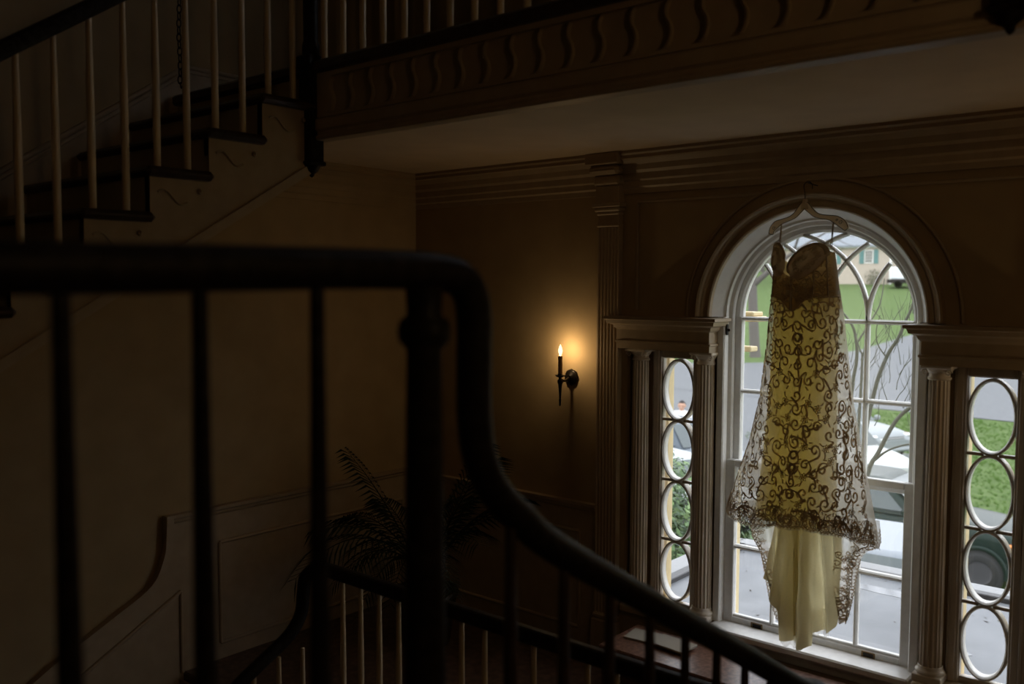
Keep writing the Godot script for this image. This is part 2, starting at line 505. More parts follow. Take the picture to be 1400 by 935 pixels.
# ---------------------------------------------------------------- the Palladian window and its wall
const RO := 0.515      # radius of the opening
const YS := 2.04       # springing
func window_wall() -> void:
	var zb := -0.22
	var b := MB.new()
	var L := X0 - RO
	var R := X0 + RO
	# plate built of pieces round the three openings
	var pieces := [[XL - 0.25, LOW - 0.3, XR + 0.25, 0.30, 0.0], [XL - 0.25, 0.30, X0 - 1.10, 1.84, 0.0], [X0 + 1.10, 0.30, XR + 0.25, 1.84, 0.0], [XL - 0.25, 1.84, X0 - 0.567, YS, 0.0], [X0 + 0.567, 1.84, XR + 0.25, YS, 0.0], [XL - 0.25, 2.62, XR + 0.25, 4.0, 0.0], [XL - 0.25, 5.5, XR + 0.25, TOP + 0.2, 0.0], [XL - 0.25, 4.0, X0 - 0.34, 5.5, 0.0], [X0 + 0.34, 4.0, XR + 0.25, 5.5, 0.0]]
	for sg: float in [-1.0, 1.0]:      # the bays of the sidelights stand back behind the columns
		for q in [[0.515, 0.708], [0.928, 1.10]]:
			pieces.append([minf(X0 + sg * q[0], X0 + sg * q[1]), 0.30, maxf(X0 + sg * q[0], X0 + sg * q[1]), 1.84, -0.10])
	for p in pieces: b.box(Vector3(p[0], p[1], zb), Vector3(p[2], p[3], p[4]))
	var sp := PackedVector2Array([Vector2(XL - 0.25, YS), Vector2(X0 - 0.567, YS)])
	for q: Vector2 in arc(Vector2(X0, YS), 0.567, PI, PI / 2, 28): sp.append(q)
	sp.append_array([Vector2(X0, 2.62), Vector2(XL - 0.25, 2.62)])
	b.extrude(sp, zb, 0)
	sp = PackedVector2Array([Vector2(XR + 0.25, YS), Vector2(XR + 0.25, 2.62), Vector2(X0, 2.62)])
	for q: Vector2 in arc(Vector2(X0, YS), 0.567, PI / 2, 0, 28): sp.append(q)
	b.extrude(sp, zb, 0)
	struct("wall_window", b, M.plaster, "dark plaster wall that holds the arched window", "wall")

	# panelled upper wall: raised fields beside the arch
	b = MB.new()
	for sg: float in [-1.0, 1.0]:
		var x1 := X0 + sg * 1.035
		b.tube([Vector3(x1, 2.07, 0.008), Vector3(x1, 2.69, 0.008), Vector3(X0 + sg * 0.28, 2.69, 0.008)], 0.010, 6)
	var big := []
	for q: Vector2 in arc(Vector2(X0, YS), 0.71, PI, 0, 40): big.append(Vector3(q.x, q.y, 0.006))
	b.tube(big, 0.009, 6)
	struct("trim_8", b, M.trim, "thin panel moulding framing the wall above the arch", "moulding")

	# arched casing: a turned profile swept round the arch
	b = MB.new()
	var path := []
	for q: Vector2 in arc(Vector2(X0, YS), RO, PI, 0, 48): path.append(Vector3(q.x, q.y, 0))
	casing(b, [Vector2(0, 0), Vector2(0, 0.030), Vector2(0.012, 0.036), Vector2(0.018, 0.030), Vector2(0.024, 0.030), Vector2(0.050, 0.024), Vector2(0.062, 0.026), Vector2(0.068, 0.040), Vector2(0.084, 0.044), Vector2(0.094, 0.056), Vector2(0.110, 0.062), Vector2(0.122, 0.052), Vector2(0.124, 0)])
	struct("trim_9", b, M.trim, "moulded arch casing round the top of the great window", "casing")
	# white reveal lining and inner stop, all round
	b = MB.new()
	loop_sweep(b, [Vector2(0.058, 0.004), Vector2(0.058, -0.19), Vector2(-0.012, -0.20), Vector2(-0.012, -0.135), Vector2(-0.030, -0.135), Vector2(-0.030, -0.115), Vector2(-0.036, -0.108), Vector2(-0.030, -0.100), Vector2(-0.012, -0.092), Vector2(-0.008, -0.070), Vector2(0.004, -0.066), Vector2(0.010, -0.058), Vector2(0.046, 0.006)], RO, YS)
	loop_sweep(b, [Vector2(0.032, -0.10), Vector2(0.0, -0.10), Vector2(0.0, -0.20), Vector2(-0.012, -0.20), Vector2(-0.012, -0.135), Vector2(-0.030, -0.135), Vector2(-0.030, -0.115), Vector2(-0.036, -0.108), Vector2(-0.030, -0.100), Vector2(-0.012, -0.092), Vector2(-0.012, -0.050), Vector2(-0.006, -0.042), Vector2(0.028, -0.042), Vector2(0.032, -0.050)], RO, 0.34, false)
	struct("trim_10", b, M.sash, "white painted reveal lining inside the arched opening", "reveal")
	# sill with nosing
	b = MB.new()
	b.box(Vector3(L - 0.02, 0.30, -0.215), Vector3(R + 0.02, 0.34, 0.065), 0.008)
	b.box(Vector3(L - 0.01, 0.24, 0.0), Vector3(R + 0.01, 0.30, 0.02), 0.004)
	struct("trim_11", b, M.sash, "white window sill under the hanging dress", "sill")
	b = MB.new()
	for sg: float in [-1.0, 1.0]:
		var xa := X0 + sg * 0.545
		var xb := X0 + sg * 1.10
		b.box(Vector3(minf(xa, xb), 0.29, -0.10), Vector3(maxf(xa, xb), 0.335, 0.06), 0.008)
	struct("trim_12", b, M.trim, "sill ledges under the two oval sidelights", "sill")
	b = MB.new()
	b.box(Vector3(X0 - 1.10, 0.0, 0.0), Vector3(X0 + 1.10, 0.24, 0.010))
	frame_mould(b, Vector2(X0 - 0.5, 0.05), Vector2(X0 + 0.5, 0.2), 0.012, 0.008)
	struct("trim_13", b, M.trim, "plain painted dado below the window sill", "wainscot")

	sash_window()
	for sg: float in [-1.0, 1.0]:
		sidelight(sg)
		entablature(sg)
		pilaster(sg, 0.607, "left" if sg < 0 else "right")
		pilaster(sg, 1.03, "outer" if sg < 0 else "far")
	tall_pilaster(-1.0, "tall fluted pilaster rising to the cornice, right of the lit sconce")
	tall_pilaster(1.0, "matching tall fluted pilaster past the right sidelight, out of frame")

	# outside faces seen through the glass: cream casing boards
	b = MB.new()
	for sg: float in [-1.0, 1.0]:
		b.box(Vector3(X0 + sg * 0.56 - 0.055, 0.1, -0.25), Vector3(X0 + sg * 0.56 + 0.055, YS + 0.02, -0.221))
	loop_sweep(b, [Vector2(0.02, -0.221), Vector2(0.02, -0.245), Vector2(-0.030, -0.245), Vector2(-0.030, -0.20), Vector2(0.0, -0.20)], RO, 0.30)
	b.box(Vector3(X0 - RO - 0.05, YS - 0.03, -0.37), Vector3(X0 - RO + 0.11, YS, -0.24), 0.006)
	b.box(Vector3(X0 - RO - 0.05, YS, -0.37), Vector3(X0 - RO + 0.085, YS + 0.025, -0.24), 0.006)
	b.box(Vector3(X0 - RO - 0.05, YS - 0.2, -0.33), Vector3(X0 - RO + 0.075, YS - 0.17, -0.24), 0.006)
	struct("trim_14", b, M.cream, "cream painted outside casing seen through the great window", "casing")

func casing(b: MB, prof: Array) -> void:   # prof: (out from the opening, towards the room)
	var rows := []
	for i in 49:
		var a := PI - PI * i / 48.0
		var row := []
		for p: Vector2 in prof: row.append(Vector3(X0 + cos(a) * (RO + 0.044 + p.x * 0.63), YS + sin(a) * (RO + 0.044 + p.x * 0.63), p.y))
		rows.append(row)
	for k in prof.size() - 1:
		var two := []
		for r in rows: two.append([r[k + 1], r[k]])
		b.grid(two)
	b.fan(rows[0]); b.fan(rows[-1])

# profile (out, z) carried up both jambs from y0 and round the arch of radius r
func loop_sweep(b: MB, prof: Array, r: float, y0: float, round_too := true) -> void:
	if not round_too:
		for sg: float in [-1.0, 1.0]:
			for k in prof.size():
				var p: Vector2 = prof[k]
				var q: Vector2 = prof[(k + 1) % prof.size()]
				var x := X0 + sg * r
				b.quad(Vector3(x + sg * p.x, y0, p.y), Vector3(x + sg * q.x, y0, q.y), Vector3(x + sg * q.x, YS, q.y), Vector3(x + sg * p.x, YS, p.y))
		return
	var st := []
	if y0 < YS: st.append([-r, y0, -1.0, 0.0])
	for i in 49:
		var a := PI - PI * i / 48.0
		st.append([cos(a) * r, YS + sin(a) * r, cos(a), sin(a)])
	if y0 < YS: st.append([r, y0, 1.0, 0.0])
	for k in prof.size():
		var p: Vector2 = prof[k]
		var q: Vector2 = prof[(k + 1) % prof.size()]
		var two := []
		for s in st: two.append([Vector3(X0 + s[0] + s[2] * p.x, s[1] + s[3] * p.x, p.y), Vector3(X0 + s[0] + s[2] * q.x, s[1] + s[3] * q.x, q.y)])
		b.grid(two)

func bar(b: MB, p: Vector2, q: Vector2, w: float, z0: float, z1: float) -> void:
	# glazing bar with a bevelled room side
	var prof := [Vector2(-w / 2, z0), Vector2(w / 2, z0), Vector2(w / 2, z1 - 0.012), Vector2(w * 0.2, z1), Vector2(-w * 0.2, z1), Vector2(-w / 2, z1 - 0.012)]
	b.sweep(prof, [Vector3(p.x, p.y, 0), Vector3(q.x, q.y, 0)], Vector3.BACK)

func pane(poly: PackedVector2Array, z: float, parent: Node) -> void:
	var g := MB.new()
	g.extrude(poly, z - 0.0015, z + 0.0015)
	put("pane", g, M.glass, parent)

func sash_window() -> void:
	var w := thing("window_1", "great arched sash window with gothic tracery behind the hanging dress", "window", Vector3.ZERO, 0.0, "", "structure")
	var gx := 0.45
	# upper sash, at the back
	var zu := -0.185
	var b := MB.new()
	for sg: float in [-1.0, 1.0]:
		b.box(Vector3(X0 + sg * 0.475 - 0.025, 1.19, zu), Vector3(X0 + sg * 0.475 + 0.025, YS, zu + 0.045), 0.004)
	b.box(Vector3(X0 - 0.5, 1.185, zu), Vector3(X0 + 0.5, 1.222, zu + 0.045), 0.004)
	var rows := []
	for i in 49:
		var a := PI - PI * i / 48.0
		var row := []
		for p in [[gx, zu], [gx, zu + 0.03], [gx + 0.012, zu + 0.045], [gx + 0.052, zu + 0.045], [gx + 0.052, zu]]:
			row.append(Vector3(X0 + cos(a) * p[0], YS + sin(a) * p[0], p[1]))
		rows.append(row)
	for k in 5:
		var two := []
		for r in rows: two.append([r[k], r[(k + 1) % 5]])
		b.grid(two)
	var up := put("upper_sash", b, M.sash, w)
	b = MB.new()
	bar(b, Vector2(X0 - gx, 2.03), Vector2(X0 + gx, 2.03), 0.022, zu + 0.005, zu + 0.04)
	bar(b, Vector2(X0 - gx, 1.628), Vector2(X0 + gx, 1.628), 0.022, zu + 0.005, zu + 0.04)
	for k in 3:
		var x := X0 + (k - 1) * 0.225
		bar(b, Vector2(x, 1.2), Vector2(x, 2.04), 0.022, zu + 0.005, zu + 0.04)
	put("glazing_bar", b, M.sash, up)
	# interlaced arcs
	var half := PackedVector2Array()
	for q: Vector2 in arc(Vector2(0, 0), gx, 0, PI, 40): half.append(q)
	var cells := [half]
	for k in 3:
		var xm := (k - 1) * 0.225
		for sg: float in [-1.0, 1.0]:
			var c := Vector2(xm + sg * gx, 0)
			var pts := []
			for i in 33:
				var a := (PI if sg > 0 else 0.0) - sg * i / 32.0 * PI * 0.5
				var q := c + Vector2(cos(a), sin(a)) * gx
				if q.length() > gx + 0.004: break
				pts.append(Vector3(X0 + q.x, YS + q.y, zu + 0.022))
			var ab := MB.new()
			ab.sweep([Vector2(-0.010, -0.017), Vector2(0.010, -0.017), Vector2(0.010, 0.008), Vector2(0.004, 0.018), Vector2(-0.004, 0.018), Vector2(-0.010, 0.008)], pts, Vector3.BACK)
			put("tracery_bar", ab, M.sash, up)
			var disc := PackedVector2Array()
			for i in 64: disc.append(c + Vector2.from_angle(TAU * i / 64.0) * gx)
			var nc := []
			for cell in cells:
				for piece in Geometry2D.intersect_polygons(cell, disc): nc.append(piece)
				for piece in Geometry2D.clip_polygons(cell, disc): nc.append(piece)
			cells = nc
	for cell: PackedVector2Array in cells:
		var area := 0.0
		for i in cell.size(): area += cell[i].cross(cell[(i + 1) % cell.size()]) / 2.0
		if absf(area) < 0.0006: continue
		var moved := PackedVector2Array()
		for q in cell: moved.append(q + Vector2(X0, YS))
		pane(moved, zu + 0.015, up)
	for k in 4:
		var xa := X0 - gx + k * 0.225
		for yy in [[1.222, 1.628], [1.628, 2.03]]:
			pane(PackedVector2Array([Vector2(xa, yy[0]), Vector2(xa + 0.225, yy[0]), Vector2(xa + 0.225, yy[1]), Vector2(xa, yy[1])]), zu + 0.015, up)
	# lower sash, in front
	var zl := -0.135
	b = MB.new()
	for sg: float in [-1.0, 1.0]:
		b.box(Vector3(X0 + sg * 0.475 - 0.027, 0.265, zl), Vector3(X0 + sg * 0.475 + 0.027, 1.25, zl + 0.045), 0.004)
	b.box(Vector3(X0 - 0.45, 1.215, zl), Vector3(X0 + 0.45, 1.25, zl + 0.045), 0.004)
	b.box(Vector3(X0 - 0.45, 0.335, zl), Vector3(X0 + 0.45, 0.372, zl + 0.045), 0.004)
	b.box(Vector3(X0 - 0.45, 0.30, zl), Vector3(X0 + 0.45, 0.336, zl + 0.045))
	b.box(Vector3(X0 - 0.455, 0.369, zl + 0.006), Vector3(X0 + 0.455, 0.384, zl + 0.036), 0.004)
	var lo := put("lower_sash", b, M.sash, w)
	b = MB.new()
	bar(b, Vector2(X0 - gx, 0.765), Vector2(X0 + gx, 0.765), 0.022, zl + 0.005, zl + 0.04)
	for k in 3:
		var x := X0 + (k - 1) * 0.225
		bar(b, Vector2(x, 0.375), Vector2(x, 1.22), 0.022, zl + 0.005, zl + 0.04)
	put("glazing_bar", b, M.sash, lo)
	for k in 4:
		var xa := X0 - gx + k * 0.225
		for yy in [[0.38, 0.765], [0.765, 1.215]]:
			pane(PackedVector2Array([Vector2(xa, yy[0]), Vector2(xa + 0.225, yy[0]), Vector2(xa + 0.225, yy[1]), Vector2(xa, yy[1])]), zl + 0.015, lo)
	# recessed brass lifts on the bottom rail
	for sg: float in [-1.0, 1.0]:
		b = MB.new()
		var c := Vector3(X0 + sg * 0.30, 0.352, zl + 0.046)
		b.box(c + Vector3(-0.034, -0.017, 0), c + Vector3(0.034, -0.0105, 0.006), 0.002)
		b.box(c + Vector3(-0.034, 0.0105, 0), c + Vector3(0.034, 0.017, 0.006), 0.002)
		b.box(c + Vector3(-0.034, -0.0105, 0), c + Vector3(-0.026, 0.0105, 0.006), 0.002)
		b.box(c + Vector3(0.026, -0.0105, 0), c + Vector3(0.034, 0.0105, 0.006), 0.002)
		var lift := put("sash_lift", b, M.brass, lo)
		b = MB.new()
		b.box(c + Vector3(-0.026, -0.0105, -0.002), c + Vector3(0.026, 0.0105, 0.001))
		put("finger_recess", b, M.iron, lift)
	# small latch on the left jamb
	b = MB.new()
	b.box(Vector3(X0 - 0.5, 1.94, -0.072), Vector3(X0 - 0.492, 2.0, -0.050), 0.003)
	b.lathe([Vector2(0, 0), Vector2(0.008, 0.002), Vector2(0.008, 0.010), Vector2(0.0, 0.014)], 10, Transform3D(Basis(Vector3(0, -1, 0), Vector3(1, 0, 0), Vector3(0, 0, 1)), Vector3(X0 - 0.492, 1.968, -0.06)))
	put("jamb_latch", b, M.iron, w)

func sidelight(sg: float) -> void:
	var side := "left" if sg < 0 else "right"
	var w := thing("window_2" if sg < 0 else "window_3", "tall sidelight of four stacked ovals %s of the great window" % side, "window", Vector3(X0 + sg * 0.82, 0.3, 0.0), 0.0, "", "structure")
	var z := -0.125
	var b := MB.new()
	# stiles and rails, then the casing strips round the bay; local y 0 = 0.30
	for q in [[-0.118, 0.0, -0.101, 1.54], [0.101, 0.0, 0.118, 1.54], [-0.101, 0.0, 0.101, 0.062], [-0.101, 1.49, 0.101, 1.54]]:
		b.box(Vector3(q[0], q[1], z - 0.02), Vector3(q[2], q[3], z + 0.020), 0.003)
	put("sash_frame", b, M.joinery, w)
	b = MB.new()
	for q in [[-0.160, 0.03, -0.104, 1.55], [0.104, 0.03, 0.160, 1.55], [-0.104, 1.495, 0.104, 1.55]]:
		b.box(Vector3(q[0], q[1], -0.104), Vector3(q[2], q[3], -0.086), 0.005)
		b.box(Vector3(q[0] + 0.012, q[1], -0.09), Vector3(q[2] - 0.012, q[3], -0.080), 0.004)
	put("casing", b, M.joinery, w)
	var eh := 0.3545
	for k in 4:
		var cy := 0.0675 + eh * (k + 0.5)
		b = MB.new()
		var rows := []
		for i in 48:
			var a := TAU * i / 48.0
			var row := []
			for p in [[-0.013, -0.030], [0.003, -0.030], [0.003, 0.020], [-0.002, 0.027], [-0.008, 0.027], [-0.014, 0.016]]:
				row.append(Vector3(cos(a) * (0.1045 + p[0]), cy + sin(a) * (eh / 2 + p[0]), z + p[1]))
			rows.append(row)
		for j in 6:
			var two := []
			for r in rows: two.append([r[j], r[(j + 1) % 6]])
			b.grid(two, false, true)
		var ring := put("oval_ring", b, M.sash, w)
		var el := PackedVector2Array()
		for i in 48:
			var a := TAU * i / 48.0
			el.append(Vector2(cos(a) * 0.098, cy + sin(a) * (eh / 2 - 0.006)))
		pane(el, z, ring)
		for sx: float in [-1.0, 1.0]:   # spandrel glass beside the oval
			for sy: float in [-1.0, 1.0]:
				var c := PackedVector2Array([Vector2(sx * 0.106, cy + sy * eh / 2)])
				for i in 9:
					var a := PI / 2 * i / 8.0
					c.append(Vector2(sx * cos(a) * 0.1045, cy + sy * sin(a) * eh / 2))
				pane(c, z, w)
		if k > 0:
			b = MB.new()
			for sx: float in [-1.0, 1.0]:
				b.box(Vector3(sx * 0.069 - 0.037, cy - eh / 2 - 0.008, z - 0.01), Vector3(sx * 0.069 + 0.037, cy - eh / 2 + 0.008, z + 0.014), 0.003)
			put("cross_bar", b, M.joinery, w)
	# cream outside casing
	b = MB.new()
	b.box(Vector3(-0.15, -0.05, -0.24), Vector3(-0.103 if sg < 0 else -0.109, 1.6, -0.175), 0.004)
	b.box(Vector3(0.106, -0.05, -0.24), Vector3(0.15, 1.6, -0.175), 0.004)
	b.box(Vector3(-0.103, -0.05, -0.25), Vector3(0.106, 0.02, -0.165), 0.004)
	put("outside_casing", b, M.cream, w)

func entablature(sg: float) -> void:
	var b := MB.new()
	# (towards room, height)
	var prof := [Vector2(-0.10, 1.842), Vector2(0.055, 1.845), Vector2(0.055, 1.878), Vector2(0.062, 1.882), Vector2(0.062, 1.892), Vector2(0.052, 1.896), Vector2(0.052, 1.955), Vector2(0.064, 1.966), Vector2(0.070, 1.982), Vector2(0.098, 1.992), Vector2(0.104, 2.012), Vector2(0.118, 2.016), Vector2(0.118, 2.032), Vector2(-0.02, 2.036)]
	# the moulding returns at both ends: offset the outline in plan
	var xi := X0 + sg * 0.545   # body end towards the window
	var xo := X0 + sg * 1.14
	var rows := []
	for p: Vector2 in prof:
		var o := maxf(0.0, p.x - 0.052)
		rows.append([Vector3(xi - sg * o, p.y, -0.07), Vector3(xi - sg * o, p.y, p.x), Vector3(xo + sg * o, p.y, p.x), Vector3(xo + sg * o, p.y, -0.07)])
	for k in rows.size() - 1:
		for j in 3:
			b.quad(rows[k][j], rows[k][j + 1], rows[k + 1][j + 1], rows[k + 1][j])
	struct("trim_15" if sg < 0 else "trim_16", b, M.trim, "moulded entablature over the %s oval sidelight" % ("left" if sg < 0 else "right"), "entablature")

func fluted(b: MB, hw: float, dep: float, y0: float, y1: float, flutes: int) -> void:
	var pl := PackedVector2Array([Vector2(-hw, 0), Vector2(-hw, dep)])
	var pitch := (2 * hw - 0.012) / flutes
	for k in flutes:
		var xa := -hw + 0.006 + pitch * k
		for i in 7:
			var a := PI * i / 6.0
			pl.append(Vector2(xa + pitch * (0.5 - 0.36 * cos(a)), dep - sin(a) * pitch * 0.36))
	pl.append_array([Vector2(hw, dep), Vector2(hw, 0)])
	b.extrude(pl, y0, y1, Transform3D(Basis(Vector3.RIGHT, Vector3.BACK, Vector3.UP), Vector3.ZERO))

func round_flutes(b: MB, r: float, y0: float, y1: float, flutes: int) -> void:
	var rows := []
	for y: float in [y0, lerpf(y0, y1, 0.4), y1]:
		var rr := r * (1.0 - 0.10 * pow((y - y0) / (y1 - y0), 2.0))
		var row := []
		for k in flutes:
			for q in [[0.02, 0.0], [0.14, 0.0], [0.24, 0.065], [0.40, 0.12], [0.58, 0.13], [0.76, 0.12], [0.92, 0.065]]:
				var a: float = -TAU * (k + q[0]) / flutes
				row.append(Vector3(cos(a), 0, sin(a)) * rr * (1.0 - q[1]) + Vector3(0, y, 0))
		rows.append(row)
	for c in rows[0].size():
		var two := []
		for row in rows: two.append([row[c], row[(c + 1) % row.size()]])
		b.grid(two)

func pilaster(sg: float, off: float, which: String) -> void:
	var lab: String = {"left": "fluted engaged column between left oval sidelight and great window", "right": "fluted engaged column between great window and right oval sidelight", "outer": "fluted engaged column outside the left oval sidelight, nearest the sconce", "far": "fluted engaged column outside the right oval sidelight, at the edge of the frame"}[which]
	var t := thing("fluted_column", lab, "column", Vector3(X0 + sg * off, 0.335, -0.036))
	var b := MB.new()
	b.box(Vector3(-0.066, 0, -0.062), Vector3(0.066, 0.035, 0.066), 0.004)
	b.lathe([Vector2(0.064, 0.035), Vector2(0.068, 0.045), Vector2(0.064, 0.055), Vector2(0.056, 0.058), Vector2(0.058, 0.070), Vector2(0.053, 0.075)], 24)
	put("base", b, M.joinery, t)
	b = MB.new()
	round_flutes(b, 0.052, 0.072, 1.445, 16)
	put("shaft", b, M.joinery, t)
	b = MB.new()
	b.lathe([Vector2(0.046, 1.438), Vector2(0.052, 1.442), Vector2(0.052, 1.450), Vector2(0.047, 1.454), Vector2(0.046, 1.470), Vector2(0.053, 1.474), Vector2(0.057, 1.482), Vector2(0.062, 1.490), Vector2(0.060, 1.494)], 28)
	b.box(Vector3(-0.070, 1.492, -0.054), Vector3(0.070, 1.509, 0.070), 0.004)
	var cap := put("capital", b, M.joinery, t)
	for s: float in [-1.0, 1.0]:
		b = MB.new()
		var sp := []
		for i in 22:
			var a := i / 21.0 * TAU * 1.4
			var r := 0.016 * (1.0 - i / 26.0)
			sp.append(Vector3(s * (0.052 + cos(a) * r), 1.476 + sin(a) * r, 0.052))
		b.tube(sp, 0.0035, 6)
		put("volute", b, M.joinery, cap)

func tall_pilaster(sg: float, label: String) -> void:
	var t := thing("pilaster", label, "pilaster", Vector3(X0 + sg * 1.215, 0.0, 0.0015))
	var b := MB.new()
	b.box(Vector3(-0.09, 0, 0), Vector3(0.09, 0.2, 0.06), 0.006)
	b.box(Vector3(-0.085, 0.2, 0), Vector3(0.085, 0.24, 0.055), 0.012)
	put("base", b, M.trim, t)
	b = MB.new()
	fluted(b, 0.075, 0.045, 0.24, 2.56, 6)
	put("shaft", b, M.trim, t)
	b = MB.new()
	b.box(Vector3(-0.078, 2.552, 0), Vector3(0.078, 2.566, 0.052), 0.004)
	b.box(Vector3(-0.073, 2.566, 0), Vector3(0.073, 2.62, 0.045), 0.002)
	b.box(Vector3(-0.080, 2.62, 0), Vector3(0.080, 2.64, 0.056), 0.006)
	b.box(Vector3(-0.090, 2.64, 0), Vector3(0.090, 2.665, 0.068), 0.008)
	b.box(Vector3(-0.098, 2.665, 0), Vector3(0.098, 2.69, 0.076), 0.004)
	b.box(Vector3(-0.082, 2.69, 0), Vector3(0.082, 2.79, 0.062), 0.003)
	b.box(Vector3(-0.090, 2.79, 0), Vector3(0.090, 2.85, 0.078), 0.012)
	b.box(Vector3(-0.105, 2.85, 0), Vector3(0.105, 2.905, 0.118), 0.02)
	b.box(Vector3(-0.115, 2.905, 0), Vector3(0.115, CEIL - 0.002, 0.132), 0.006)
	put("capital", b, M.trim, t)

# ---------------------------------------------------------------- stairs and railings
func rail_profile(w := 0.03, h := 0.032) -> Array:
	var out := []
	for i in 14:
		var a := TAU * i / 14.0
		out.append(Vector2(signf(cos(a)) * pow(absf(cos(a)), 0.7) * w, signf(sin(a)) * pow(absf(sin(a)), 0.7) * h))
	return out

func baluster_mesh(h: float) -> ArrayMesh:
	var b := MB.new()
	b.lathe([Vector2(0.0, 0), Vector2(0.0145, 0), Vector2(0.0150, 0.10), Vector2(0.0152, h * 0.35), Vector2(0.0140, h * 0.6), Vector2(0.0115, h * 0.85), Vector2(0.0105, h), Vector2(0, h)], 12)
	return b.mesh()

func newel(b: MB, at: Vector3, h: float, r := 0.034) -> void:
	var p := []
	for q in [[0.0, 0.0], [1.15, 0.0], [1.2, 0.05], [1.0, 0.08], [1.05, 0.35], [0.92, 0.75], [0.86, 0.90], [1.25, 0.915], [1.3, 0.93], [1.2, 0.945], [0.85, 0.955], [0.9, 1.0], [0.0, 1.0]]:
		p.append(Vector2(q[0] * r, q[1] * h))
	b.lathe(p, 16, Transform3D(Basis(), at))

